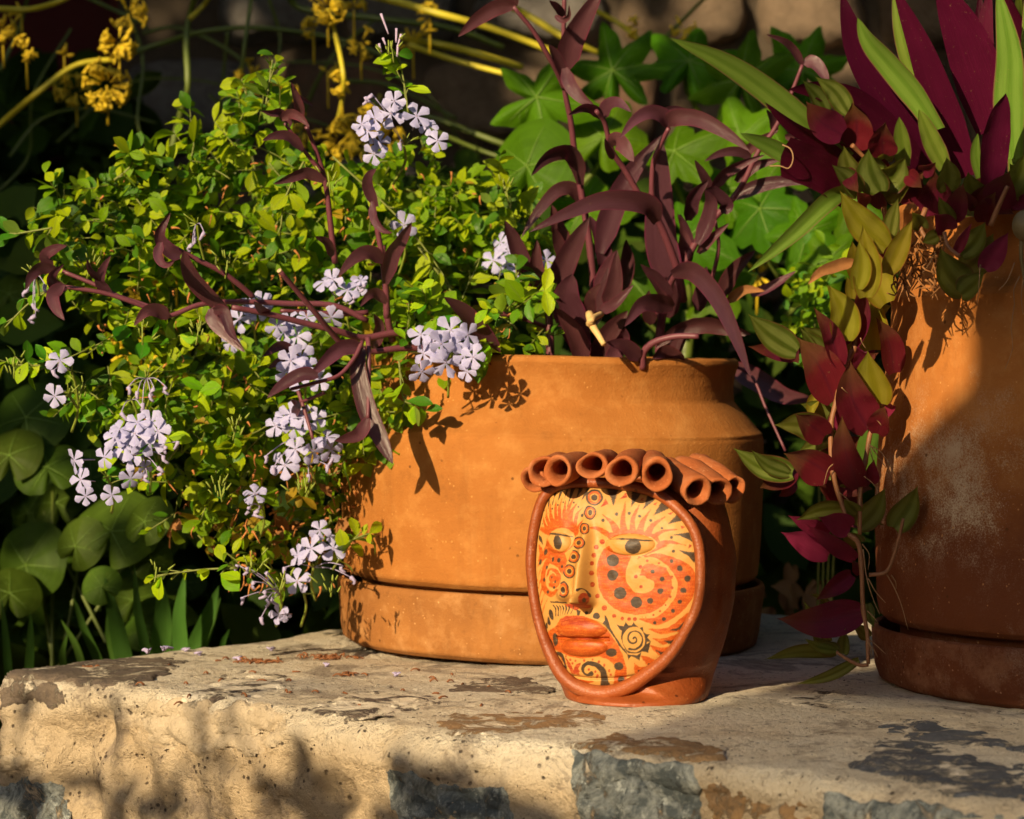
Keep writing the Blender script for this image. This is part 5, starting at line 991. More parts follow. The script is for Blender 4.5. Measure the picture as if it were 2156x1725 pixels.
def bushd(x, y):
    d = 2.50 - .0 * x
    if y > 700: d = 2.42 - .03 * min(1, (y - 700) / 300)
    if y > 900: return d + (.02 if x > 560 else -.04)
    d -= .10 * max(0, min(1, (700 - x) / 450)) if y < 1000 else .06
    if x > 850 and y > 640: d = 2.33
    if y < 450: d += .03
    return d
items = []      # (matrix, variant, material, depthkey)
tw = MB(); rb = random.Random(21)
def sprig(base, dirv, n, size, mats, spread=1.):
    p = base.copy(); d = dirv.normalized(); L_ = size * .36
    pts = [p.copy()]
    for k in range(n):
        d = (d + Vector((rb.gauss(0, .12), rb.gauss(0, .12), rb.gauss(-.02, .12)))).normalized(); p = p + d * L_ * rb.uniform(.7, 1.2); pts.append(p.copy())
        for q in range(rb.choice([1, 2, 2])):
            s = size * rb.uniform(.55, 1.15) * (1 - .35 * k / n)
            az = rb.uniform(0, 2 * math.pi); a = d.cross(Vector((rb.gauss(0, 1), rb.gauss(0, 1), rb.gauss(0, 1)))).normalized()
            y = (d * rb.uniform(.1, .8) + a * spread + Vector((0, 0, rb.uniform(-.25, .15)))).normalized()
            nref = (TOSUN * rb.uniform(.1, 1.0) + Vector((0, 0, .7)) + Vector((rb.gauss(0, .5), rb.gauss(0, .5) - .3, rb.gauss(0, .4)))).normalized()
            x = y.cross(nref).normalized(); z_ = x.cross(y)
            m = Matrix(((x.x * s, y.x * s, z_.x * s, p.x), (x.y * s, y.y * s, z_.y * s, p.y), (x.z * s, y.z * s, z_.z * s, p.z), (0, 0, 0, 1)))
            items.append((m, rb.randrange(5), rb.choice(mats), p.copy()))
    tw.tube(pts, .0009, .0005, 4, len(pts) + 1)
MX = [0] * 16 + [1] * 16 + [2] * 10 + [3] * 1
cnt = 0
while cnt < 680:
    x, y = rb.uniform(90, 1170), rb.uniform(190, 1200)
    if not inpoly(x, y, OUT): continue
    cnt += 1
    e = min(1, edgedist(x, y, OUT) / 120); dep = bushd(x, y) + rb.random() ** 1.5 * .20 * (.4 + e) - .02
    if y > 560 and (x - 1157) ** 2 / 500 ** 2 < 1: dep = min(dep, 2.50 - math.sqrt(max(0, .222 ** 2 - ((x - 1157) * .00049) ** 2)) - .008) if y > 770 else dep
    b0 = W(x, y, dep)
    dv = Vector((rb.gauss(-.15, .6), rb.gauss(-.35, .5), rb.gauss(.35 if y < 700 else -.15, .55)))
    sprig(b0, dv, rb.randint(3, 7), rb.uniform(.015, .034), MX if y < 1000 or rb.random() < .8 else [3, 4, 0])
# free shoots reaching out of the outline (picture path, depth)
for path, d, n in [([(110, 480), (50, 490), (-10, 500)], 2.30, 4), ([(120, 600), (60, 640), (10, 690)], 2.28, 4), ([(560, 220), (568, 170), (575, 120)], 2.36, 5), ([(240, 380), (275, 350), (280, 320)], 2.40, 4), ([(520, 200), (505, 170)], 2.38, 3),
                   ([(500, 1196), (420, 1200), (330, 1212)], 2.22, 6), ([(700, 1200), (740, 1140), (770, 1130)], 2.33, 5), ([(860, 240), (850, 170), (838, 110)], 2.28, 6), ([(1075, 440), (1060, 390), (1045, 340)], 2.42, 5), ([(150, 760), (70, 770), (10, 765)], 2.3, 5),
                   ([(880, 520), (940, 600), (1000, 690)], 2.38, 6), ([(840, 760), (850, 840), (880, 850)], 2.28, 6), ([(1090, 620), (1085, 590), (1100, 560)], 2.35, 4), ([(700, 330), (850, 470), (940, 590), (990, 690)], 2.42, 7), ([(640, 340), (600, 420), (590, 500)], 2.33, 5)]:
    P = [W(a, c, d) for a, c in path]; Q = catmull(P, n + 1); tw.tube(P, .0012, .0007, 5)
    for q in range(len(Q) - 1): sprig(Q[q], (Q[q + 1] - Q[q]).normalized() + Vector((rb.gauss(0, .4), rb.gauss(0, .3), rb.gauss(0, .4))), rb.choice([1, 1, 2]), rb.uniform(.018, .028), [0, 1, 1, 2])
# petioles of little scaly buds
tw.build('twigs', M['twig'], pb)['kind'] = 'stuff'
ulm = {}
for vi, (v, f, uv) in enumerate(ULS):
    for mi_ in range(5):
        me = mesh('plumbago_leaf', v, f, True, uv); me.materials.append(gm_[mi_]); ulm[vi, mi_] = me
pinv = winv(pb)
vis = [it for it in items if 0 < it[3].x / it[3].y * F + CX < 2156]
vis.sort(key=lambda it: it[3].y)
front = vis[:300]; fs_ = set(id(i_) for i_ in front)
for m, vi, mi_, p_ in front:
    o = bpy.data.objects.new('leaf', ulm[vi, mi_]); C.objects.link(o); o.parent = pb; o.matrix_parent_inverse = pinv; o.matrix_basis = m
def mass(name, its, parent, mats, shapes=None, kind='stuff'):
    vs = []; fs = []; uvs = []; mi = []; base = 0; shapes = shapes or ULS
    A_ = [(np.c_[np.array(v), np.ones(len(v))], np.array(f), np.array(uv)) for v, f, uv in shapes]
    for m, vi, mm, _ in its:
        v, f, uv = A_[vi]; vs.append((v @ np.array(m).T)[:, :3]); fs.append(f + base); uvs.append(uv); mi += [mm] * len(f); base += len(v)
    o = link(name, mesh(name, np.concatenate(vs), np.concatenate(fs), True, np.concatenate(uvs), mi), parent, mats)
    if kind: o['kind'] = kind
    return o
mass('foliage', [i_ for i_ in items if id(i_) not in fs_], pb, gm_)
# dried brown calyx bits through the bush
b = MB()
for k in range(420):
    if k < 150: x, y = rb.uniform(480, 760), rb.uniform(940, 1240)
    else:
        x, y = rb.uniform(110, 1140), rb.uniform(330, 1180)
        if not inpoly(x, y, OUT): continue
    p = W(x, y, bushd(x, y) - rb.uniform(0, .05)); q = p + Vector((rb.gauss(0, .004), rb.gauss(0, .004), rb.gauss(-.005, .004))); b.tube([p, (p + q) / 2 + Vector((rb.gauss(0, .0015), 0, rb.gauss(0, .0015))), q], .0011 * rb.uniform(.5, 1.5), .0004, 4, 3)
b.build('dried_calyxes', plain('dried_calyx', (.42, .16, .04), .8, .4, 80), pb)['kind'] = 'stuff'
# flowers
pm, nt, p, out = nm('pale_blue_petal'); nz = noise(nt, 300, 3)
uvn = N(nt, 'ShaderNodeUVMap'); sep = N(nt, 'ShaderNodeSeparateXYZ'); nt.links.new(uvn.outputs[0], sep.inputs[0]); ux = math_(nt, 'ABSOLUTE', math_(nt, 'SUBTRACT', sep.outputs[0], .5))
pc_ = mixc(nt, nz, (.36, .36, .64), (.50, .50, .78)); pc_ = mixc(nt, ramp(nt, ux, [(0, (1,) * 3), (.05, (0,) * 3)]), pc_, (.36, .34, .72))
nt.links.new(pc_, p.inputs['Base Color']); p.inputs['Roughness'].default_value = .6
tr = N(nt, 'ShaderNodeBsdfTranslucent'); tr.inputs['Color'].default_value = (.55, .6, .95, 1); mx = N(nt, 'ShaderNodeMixShader'); mx.inputs[0].default_value = .25
nt.links.new(p.outputs[0], mx.inputs[1]); nt.links.new(tr.outputs[0], mx.inputs[2]); nt.links.new(mx.outputs[0], out.inputs['Surface'])
M['petal'] = pm; M['tube'] = plain('flower_tube', (.42, .34, .52), .6); M['calyx'] = plain('green_calyx', (.20, .26, .03), .6); M['wilt'] = plain('wilted_petal', (.36, .32, .52), .7, .3, 200)
def flowermesh(seed):
    r = random.Random(seed); b = MB()
    for k in range(5):
        a = 2 * math.pi * k / 5 + r.uniform(-.09, .09); ca_, sa = math.cos(a), math.sin(a); lift = r.uniform(-.30, .28); L_ = r.uniform(.90, 1.1); v = []; f = []; uv = []; twp = r.uniform(-.35, .35)
        for i in range(7):
            t = i / 6; rad = .07 + t * L_; w = (.05 + .52 * t ** 1.2) if t < .72 else .42 * (1 - ((t - .72) / .33) ** 2 * .7) + .0
            if i == 6: w *= .78; 
            for c in (-1, -.5, 0, .5, 1):
                rr = rad - (.06 * abs(c) ** 2 if t > .8 else 0) - (.05 if (c == 0 and i == 6) else 0)
                z_ = lift * t ** 1.6 - .10 * (c * c) * t + twp * c * t * .3 + .03
                v.append(Vector((rr * ca_ - c * w * sa, rr * sa + c * w * ca_, z_))); uv.append((.5 + c * .5, t))
        for i in range(6):
            for c in range(4): f.append([i * 5 + c, i * 5 + c + 1, (i + 1) * 5 + c + 1, (i + 1) * 5 + c])
        b.add(v, f, uv, 0)
    b.tube([Vector((0, 0, .03)), Vector((.02, 0, -.9)), Vector((.1, .05, -1.9))], .06, .05, 6, 6, 1)
    me = mesh('plumbago_flower', [tuple(q) for q in b.v], b.f, True, b.uv, b.mi)
    me.materials.append(pm); me.materials.append(M['tube']); return me
FMS = [flowermesh(s) for s in range(6)]
def cluster(spots, d, hub, label=None, buds=()):
    b = MB(); hp = W(hub[0], hub[1], d + .03)
    b.tube([hp, hp + Vector((rb.gauss(0, .004), .012, -.015)), hp + Vector((rb.gauss(0, .006), .03, -.035))], .0013, .0013, 6)
    for k in range(7):
        q = hp + Vector((rb.gauss(0, .006), rb.gauss(-.004, .004), rb.gauss(.003, .005))); b.tube([hp, q], .0008, .0005, 5, 3)
    o = b.build('flower_cluster', M['calyx'], pb)
    if label: o['label'] = label
    for (x, y, *s) in spots:
        sz = (s[0] if s else 1.) * .0122 * rb.uniform(.82, 1.1); dd = d + rb.uniform(-.008, .012); P_ = W(x, y, dd)
        nrm_ = (Vector((rb.gauss(-.15, .5), -.9, rb.gauss(.15, .5))) + (P_ - hp).normalized() * .75).normalized()
        a0 = nrm_.orthogonal().normalized(); a0 = Matrix.Rotation(rb.uniform(0, 6.3), 3, nrm_) @ a0; b0 = nrm_.cross(a0)
        fo = bpy.data.objects.new('flower', rb.choice(FMS)); C.objects.link(fo); fo.parent = o; fo.matrix_parent_inverse = winv(pb)
        fo.matrix_basis = Matrix(((a0.x * sz, b0.x * sz, nrm_.x * sz, P_.x), (a0.y * sz, b0.y * sz, nrm_.y * sz, P_.y), (a0.z * sz, b0.z * sz, nrm_.z * sz, P_.z), (0, 0, 0, 1)))
        fo.matrix_parent_inverse = Matrix.Identity(4) if o.parent is None else winv_chain(o)
    if buds:
        w = MB()
        for x, y in buds:
            c = W(x, y, d + rb.uniform(-.01, .01)); w.tube([hp, (hp + c) / 2 + Vector((0, -.004, .004)), c], .0005, .0005, 4, 5)
            w.tube([c, c + Vector((rb.gauss(0, .002), -.001, -.004)), c + Vector((rb.gauss(0, .003), 0, -.007))], .0022, .0012, 6, 4)
        wo = w.build('wilted_flower', M['wilt'], pb)
def winv_chain(o):
    # world matrix of the cluster object (translation of its parent cancelled by its own inverse) is the identity
    return Matrix.Identity(4)
cluster([(823, 239, 1.15), (775, 277), (787, 324), (830, 213), (877, 245), (902, 266, .9), (921, 297, .9), (762, 262, .9), (790, 250), (800, 300, .8)], 2.24, (850, 305), 'tallest flower head above the bush', [(841, 302), (770, 205), (785, 200)])
cluster([(851, 474, 1.15)], 2.30, (850, 500))
cluster([(1054, 511), (1039, 549), (1066, 556), (1088, 564), (1070, 530), (1150, 548)], 2.40, (1075, 575))
cluster([(886, 705), (949, 695, 1.1), (929, 724, 1.1), (892, 744, 1.1), (978, 748, 1.1), (996, 752), (938, 764, 1.05), (888, 782, 1.05), (983, 782, .9), (985, 705), (912, 722), (962, 722)], 2.245, (945, 760), 'white-blue flower head hanging on the rim of the pot')
cluster([(126, 759, 1.0)], 2.20, (150, 780), None, [(112, 780)]); cluster([(115, 834, 1.0)], 2.20, (145, 832))
cluster([(252, 904), (284, 913, 1.1), (318, 889), (263, 942, 1.1), (242, 920), (333, 908), (220, 963), (305, 985, .7), (318, 930), (290, 890), (275, 960)], 2.21, (300, 960), 'dense flower head low on the left', [(332, 985), (345, 960), (310, 1000), (350, 940), (375, 930)])
cluster([(157, 970, .9), (170, 1010, 1.05), (180, 1045, .9), (235, 1043, .9), (275, 1008, 1.)], 2.21, (225, 1005), None)
cluster([(522, 645), (551, 635), (504, 672), (486, 722, .8), (540, 655, .9)], 2.30, (535, 690)); cluster([(583, 687), (610, 672, .9), (626, 708, 1.05), (645, 668, .8), (598, 700)], 2.28, (640, 730))
cluster([(684, 593), (700, 588, .8), (731, 612), (752, 604, .8), (697, 668), (760, 590, .6)], 2.31, (740, 640), None, [(768, 600), (745, 625)])
cluster([(605, 780, 1.1), (634, 752, 1.1), (673, 800), (648, 772), (625, 795, 1.1), (612, 760)], 2.255, (645, 800))
cluster([(580, 897, 1.1), (612, 872), (619, 900), (666, 881), (598, 880), (640, 880, 1.)], 2.30, (640, 920), None, [(560, 960), (575, 985)])
cluster([(688, 922), (697, 946), (659, 951, 1.1), (600, 980, 1.25), (622, 946)], 2.31, (650, 980), None, [(700, 965), (690, 980), (650, 1000)])
cluster([(536, 1040, .95)], 2.28, (550, 1070), None, [(545, 1075), (525, 1068)]); cluster([(655, 1155, 1.2), (702, 1155, 1.1), (673, 1116, 1.), (627, 1170, .8), (640, 1165, .9)], 2.32, (660, 1195), None, [(600, 1195), (720, 1190), (738, 1215)])
cluster([(626, 1224, 1.15)], 2.31, (640, 1250)); cluster([(587, 1294, 1.0), (600, 1300, .6)], 2.30, (590, 1250), None, [(511, 1258), (555, 1245), (562, 1262), (575, 1258), (535, 1225), (550, 1300), (520, 1195), (560, 1205), (500, 1190)])
for L_ in [[(270, 815), (290, 825), (325, 818), (350, 815), (300, 850), (318, 830)], [(410, 500), (430, 490), (405, 515)], [(60, 610), (70, 640), (75, 665), (95, 600)], [(255, 870), (300, 860)]]:
    cluster([], 2.23, (sum(a for a, _ in L_) / len(L_), min(b_ for _, b_ in L_) - 18), None, L_)
# slim upright bud spikes
b = MB()
for bx_, by_, n in [(822, 105, 10), (1110, 600, 8), (30, 770, 9), (1060, 395, 10), (330, 1212, 6), (175, 820, 12), (340, 960, 14), (420, 700, 10), (500, 900, 12), (460, 1030, 12), (640, 1020, 12), (600, 1220, 8), (530, 1190, 10), (700, 1230, 8), (190, 560, 10), (690, 380, 8), (480, 560, 8), (300, 700, 10)]:
    c = W(bx_, by_, 2.25 if bx_ < 1000 else 2.36)
    for k in range(n):
        q = c + Vector((rb.gauss(0, .006), rb.gauss(0, .005), rb.uniform(-.008, .010))); t = q + Vector(((q.x - c.x) * .6, -.001, rb.uniform(.004, .008))); b.tube([q, t], .0011, .0005, 5, 2)
    b.tube([c + Vector((rb.gauss(0, .004), 0, -.012)), c + Vector((0, 0, .008))], .0009, .0007, 5, 3)
b.build('bud_spikes', M['calyx'], pb)['kind'] = 'stuff'
b = MB()
for x0, y0, x1, y1 in [(818, 72, 802, 29), (812, 95, 806, 80), (834, 90, 835, 60), (838, 95, 845, 72), (836, 120, 838, 95), (803, 110, 798, 92)]: b.tube([W(x0, y0, 2.25), W((x0 + x1) / 2, (y0 + y1) / 2, 2.25), W(x1, y1, 2.25)], .0008, .0013, 6, 4)
b.build('buds', M['tube'], pb)['kind'] = 'stuff'
# ================================================================ garden behind the wall
rg = random.Random(77)
M['pap'] = leafmat('papaya_leaf', (.06, .15, .004), (.08, .19, .03), trans=.32, rough=.5, var=.3, vscale=25, transcol=(.22, .42, .005), spec=.12)
M['pap_y'] = leafmat('papaya_leaf_yellow', (.40, .33, .02), (.4, .33, .05), trans=.3, rough=.45, var=.3, vscale=25)
M['vein'] = plain('leaf_vein', (.15, .27, .03), .5, .2, 50, 0)
M['vine'] = plain('vine_stem', (.55, .48, .03), .5, .45, 12, .1)
M['vine_g'] = plain('vine_stem_green', (.10, .14, .02), .5, .3, 20, .1)
M['yflower'] = plain('yellow_flower', (.75, .55, .02), .6, .3, 60, 0, .2)
M['round'] = leafmat('round_leaf', (.045, .085, .008), (.06, .10, .015), trans=.22, rough=.55, spec=.12, var=.35, vscale=20, transcol=(.15, .26, .01))
M['blade'] = leafmat('iris_blade', (.06, .15, .022), None, trans=.3, rough=.4, var=.25, vscale=25, transcol=(.18, .34, .02))
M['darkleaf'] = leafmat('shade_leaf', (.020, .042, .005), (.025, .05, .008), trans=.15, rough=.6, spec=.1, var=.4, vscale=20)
M['litter'] = plain('dry_leaf_litter', (.32, .14, .045), .85, .6, 25, .4)
def bigleaf(parent, c, R, ang, nrm, lobes, mat, depth=.25, petiole=True, wavy=.05):
    """palmate leaf: c centre, ang direction of the middle lobe in the leaf plane, nrm its normal"""
    nrm = nrm.normalized(); ex = nrm.cross(Vector((0, 0, 1))).normalized(); ey = ex.cross(nrm)
    if ey.z < 0: ey = -ey
    n = 96; rings = 7; v = [c.copy()]; uv = [(.3, .5)]; ph_ = rg.uniform(0, 6)
    def rad(t):
        a = (t - ang + math.pi) % (2 * math.pi) - math.pi
        q = abs(a) / math.pi; base_ = 1 - .35 * q
        if lobes: 
            k = 1 - abs(((a * lobes / (2 * math.pi) + .5) % 1) - .5) * 2; base_ *= (1 - depth * 1.5) + depth * 1.5 * k ** 1.15 ; base_ *= 1 + .035 * math.sin(a * lobes * 3 + ph_) + .06 * math.sin(a * 2 + ph_)
        notch = max(0, q - .90) / .10; return R * base_ * (1 - .75 * notch ** .8)
    for i in range(1, rings + 1):
        for s in range(n):
            t = 2 * math.pi * s / n; r = rad(t) * i / rings; q = i / rings
            off = -.20 * R * q * q + wavy * R * q * math.sin(3 * t + ph_) + .010 * R * q * math.cos((lobes or 5) * (t - ang) * 2)
            v.append(c + ex * math.cos(t) * r + ey * math.sin(t) * r + nrm * off); uv.append((.2 + .2 * q, s / n))
    f = [[0, 1 + s, 1 + (s + 1) % n] for s in range(n)] + [[1 + i * n + s, 1 + (i + 1) * n + s, 1 + (i + 1) * n + (s + 1) % n, 1 + i * n + (s + 1) % n] for i in range(rings - 1) for s in range(n)]
    a_ = (Vector(v[2]) - v[0]).cross(Vector(v[3]) - v[0])
    if a_.dot(nrm) < 0: f = [q[::-1] for q in f]
    b = MB(); b.add(v, f, uv, 0); o = b.build('leaf', M[mat], parent)
    w = MB()
    for k in range(lobes or 5):
        a = ang + (k - ((lobes or 5) - 1) / 2) * 2 * math.pi / (lobes or 5) * .93; L_ = rad(a) * .88; p = []
        for i in range(6):
            q = i / 5 * .95; off = -.20 * R * q * q * .8 + wavy * R * q * math.sin(3 * a + ph_) + .010 * R * q * math.cos((lobes or 5) * (a - ang) * 2) + .0012
            p.append(c + ex * math.cos(a) * L_ * q + ey * math.sin(a) * L_ * q + nrm * off)
        w.tube(p, .010 * R, .003 * R, 5, 8)
        for sd in (-1, 1):
            for q0 in (.35, .6):
                s0 = p[0].lerp(p[-1], q0); dv = (p[-1] - p[0]).normalized(); pr = nrm.cross(dv) * sd
                w.tube([s0, s0 + (dv * .6 + pr * .6) * R * .20 + nrm * -.012 * R], .0045 * R, .002 * R, 4, 2)
    w.build('veins', M['vein'], o)
    if petiole:
        g = MB(); e = c + Vector((rg.uniform(-.05, .05), .05, -R * 1.2)); g.tube([c - nrm * .002, c + Vector((0, .03, -R * .4)), e], .0035, .004, 6, 6); g.build('petiole', M['vine_g'], parent)
pp = empty('papaya_plant', (.16, 2.95, -.5), 'bright green broad lobed leaves standing behind the purple clump between both planters', 'plant')
st = MB(); st.tube([Vector((.16, 3.05, -.55)), Vector((.18, 3.03, -.1)), Vector((.22, 3.0, .35))], .016, .009, 10); st.build('stem', M['vine_g'], pp)
for x, y, R, d, a, lb, dep, m in [(1130, 205, 150, 2.95, 3.3, 5, .38, 'pap'), (1110, 350, 118, 2.85, 1.8, 0, 0, 'pap'), (1290, 150, 150, 3.05, 1.2, 7, .35, 'pap'), (1420, 320, 130, 2.92, 2.6, 5, .3, 'pap'), (1230, 440, 120, 2.88, 2.9, 5, .25, 'pap'),
                                 (1530, 400, 130, 2.95, .6, 5, .3, 'pap'), (1450, 500, 120, 2.85, 3.6, 5, .25, 'pap'), (1560, 170, 150, 3.1, 1.6, 7, .35, 'pap'), (1650, 330, 120, 2.95, .2, 5, .3, 'pap'), (1600, 440, 120, 2.85, 4.3, 5, .25, 'pap'), (1700, 490, 115, 2.80, 5.0, 5, .3, 'pap'),
                                 (1745, 545, 100, 2.78, 4.7, 5, .3, 'pap'), (1450, 130, 140, 3.15, 1.8, 7, .3, 'pap'), (1690, 150, 130, 3.2, 1.0, 7, .3, 'pap'), (1270, 290, 110, 2.98, 2.0, 5, .2, 'pap'), (1330, 590, 110, 2.95, 4.0, 5, .25, 'pap'), (1500, 600, 100, 2.92, 4.0, 5, .25, 'pap'), (1800, 420, 110, 2.9, 0, 5, .3, 'pap'), (1560, 290, 110, 3.0, 1.2, 5, .3, 'pap')]:
    bigleaf(pp, W(x, y, d), R / F * d, a, Vector((-.25 + rg.uniform(-.3, .3), -1, .35 + rg.uniform(-.3, .35))), lb, m, dep)
# yellow-flowering vine
vn = empty('yellow_flowering_vine', (0, 3.5, -.5), 'blurred vine with yellow-green stems and small yellow flower heads across the back', 'vine')
def vst(path, w, d, mat='vine'):
    b = MB(); b.tube([W(x, y, d + .02 * math.sin(i * 2.1)) for i, (x, y) in enumerate(path)], w / F * d / 2, w / F * d / 2 * .8, 8, len(path) * 6); b.build('stem', M[mat], vn)
for path, w, d, m in [([(-60, 310), (0, 262), (80, 195), (160, 138), (245, 125)], 15, 3.2, 'vine'), ([(-20, 18), (60, 20), (120, 5), (170, -20)], 14, 3.2, 'vine'), ([(0, 150), (40, 60), (60, -10)], 10, 3.4, 'vine_g'), ([(240, 125), (330, 95), (440, 65), (560, 60), (720, 85), (860, 140)], 12, 3.5, 'vine_g'), ([(355, 345), (375, 260), (395, 180), (392, 90), (400, 30), (415, -20)], 15, 3.3, 'vine_g'),
                      ([(400, 40), (430, 10), (450, -20)], 12, 3.3, 'vine'), ([(490, 420), (505, 250), (512, 120), (532, -20)], 11, 3.4, 'vine_g'), ([(688, 20), (705, 70), (722, 150), (722, 200), (710, 260)], 11, 3.2, 'vine'), ([(600, -20), (640, 20), (800, 40), (950, 60), (1060, 100)], 16, 3.5, 'vine_g'), ([(670, -30), (800, -5), (920, 28), (1040, 62), (1180, 115)], 18, 3.3, 'vine'),
                      ([(840, 78), (930, 95), (1000, 112), (1100, 142)], 17, 3.4, 'vine'), ([(860, 95), (960, 128), (1080, 160)], 14, 3.38, 'vine'), ([(1050, 0), (1120, 38), (1190, 80), (1260, 112)], 17, 3.3, 'vine'), ([(1230, 10), (1300, 48), (1340, 78), (1370, 96)], 12, 3.5, 'vine'), ([(780, 215), (900, 245), (1050, 300), (1180, 345)], 14, 3.5, 'vine_g'), ([(900, 270), (1020, 320), (1130, 352)], 10, 3.4, 'vine_g'),
                      ([(300, 70), (380, 60), (500, 120), (620, 240)], 9, 3.7, 'vine_g'), ([(700, 170), (820, 180), (960, 250)], 10, 3.7, 'vine_g'), ([(620, 380), (640, 240), (700, 120), (790, 40)], 9, 3.8, 'vine_g'), ([(760, 420), (770, 300), (800, 200)], 9, 3.8, 'vine'), ([(150, -20), (280, 40), (310, 60)], 9, 3.6, 'vine_g'), ([(440, 380), (460, 260), (480, 60)], 9, 3.7, 'vine_g'), ([(20, 330), (90, 250), (200, 230), (330, 260)], 8, 3.6, 'vine_g'), ([(-20, 420), (60, 330), (70, 200), (150, 60)], 7, 3.7, 'vine_g'), ([(250, -20), (300, 120), (290, 260), (330, 330)], 8, 3.5, 'vine_g'), ([(440, 200), (520, 260), (640, 250), (760, 300)], 7, 3.6, 'vine_g'), ([(560, -20), (590, 90), (560, 200)], 7, 3.6, 'vine_g'), ([(600, 130), (760, 140), (900, 200), (980, 320)], 6, 3.7, 'vine_g'), ([(120, 300), (260, 180), (420, 170), (560, 210)], 6, 3.8, 'vine_g'), ([(1380, 100), (1420, 60), (1500, -20)], 10, 3.7, 'vine_g')]: vst(path, w, d, m)
def fhead(x, y, R, n, d, lit=1):
    c = W(x, y, d); b = MB(); b.tube([c + Vector((0, .01, -.05)), c], .0015, .0015, 5, 3); k_ = R * .68 / F * d
    for k in range(n):
        a = rg.uniform(0, 6.3); e = rg.uniform(-.5, 1.2); dr = Vector((math.cos(a) * math.cos(e), rg.uniform(-1, .2), math.sin(a) * .9)).normalized()
        s = c + dr * k_ * .35; t = c + dr * k_ * rg.uniform(.7, 1.1); b.tube([s, t], .0008, .0014, 6, 3); b.tube([t, t + dr * .008 + Vector((0, 0, rg.uniform(-.004, .004)))], .0030, .0014, 7, 3)
        if rg.random() < .4:
            for q in range(5):
                w = q * 1.257; o1 = dr.orthogonal().normalized(); o2 = dr.cross(o1); e2 = t + dr * .008
                b.tube([e2, e2 + (o1 * math.cos(w) + o2 * math.sin(w)) * .009], .0025, .0012, 4, 2)
    b.build('flower_head', M['yflower'], vn)
for x, y, R, n, d in [(225, 180, 62, 30, 3.1), (250, 90, 45, 22, 3.2), (270, 30, 40, 14, 3.3), (55, 105, 22, 8, 3.1), (135, 115, 14, 4, 3.2), (5, 62, 25, 8, 3.2), (45, 28, 20, 6, 3.3), (160, 195, 50, 16, 3.5), (690, 18, 35, 14, 3.2), (660, 60, 20, 5, 3.4), (720, 175, 25, 8, 3.2), (690, 150, 14, 4, 3.3), (745, 20, 25, 8, 3.3), (905, 35, 30, 10, 3.3), (530, 170, 50, 14, 3.4), (760, 90, 35, 8, 3.3), (740, 285, 45, 18, 3.2),
                       (780, 260, 40, 12, 3.3), (715, 300, 45, 14, 3.3), (870, 90, 30, 6, 3.4), (640, 280, 40, 12, 3.3), (1440, 60, 26, 8, 3.4), (1340, 60, 18, 5, 3.4), (340, 590, 30, 10, 2.75), (300, 600, 34, 12, 2.7), (270, 740, 40, 16, 2.6), (330, 735, 36, 12, 2.6), (1595, 580, 40, 10, 3.1), (370, 560, 20, 6, 2.7), (300, 770, 30, 10, 2.6), (820, 300, 40, 12, 3.3), (600, 200, 30, 8, 3.4), (460, 640, 20, 6, 2.6)]: fhead(x, y, R, n, d)
# round-leaved plant low on the left
rl = empty('round_leaved_plant', (-.55, 2.85, -.55), 'shaded plant with big rounded green leaves beyond the left end of the wall', 'plant')
for x, y, R, d in [(55, 880, 105, 2.85), (20, 960, 80, 2.8), (130, 900, 95, 2.9), (100, 985, 85, 2.8), (190, 1010, 70, 2.85), (235, 1120, 110, 2.75), (305, 1100, 66, 2.7), (160, 1150, 66, 2.75), (320, 1180, 55, 2.75), (215, 1235, 50, 2.7), (280, 1265, 66, 2.8), (55, 1190, 95, 2.9), (345, 1280, 60, 2.8), (20, 1250, 80, 2.85), (20, 620, 60, 3.0), (10, 780, 50, 3.0), (120, 1060, 70, 2.95), (190, 930, 90, 3.0), (240, 1020, 66, 2.9), (60, 1080, 60, 3.0), (390, 1230, 50, 2.9), (390, 1120, 50, 3.0), (340, 1020, 55, 3.05), (140, 800, 70, 3.1), (300, 1330, 50, 2.9), (130, 1300, 60, 3.0)]:
    bigleaf(rl, W(x, y, d), R / F * d * 1.05, rg.uniform(-1, 1) + 1.57, Vector((-.2 + rg.uniform(-.4, .5), -1, .6 + rg.uniform(-.5, .5))), 0, 0, 'round', petiole=True) if False else bigleaf(rl, W(x, y, d), R / F * d * 1.05, rg.uniform(.8, 2.4), Vector((-.2 + rg.uniform(-.4, .5), -1, .6 + rg.uniform(-.5, .5))), 0, 'round', petiole=False)
for kx in range(5):
    g = MB(); g.tube([Vector((-.55 + rg.uniform(-.1, .1), 2.9, -.56)), Vector((-.55 + rg.uniform(-.15, .2), 2.88, -.3)), W(rg.uniform(20, 330), rg.uniform(950, 1250), 2.95)], .004, .002, 6); g.build('stem', M['vine_g'], rl)
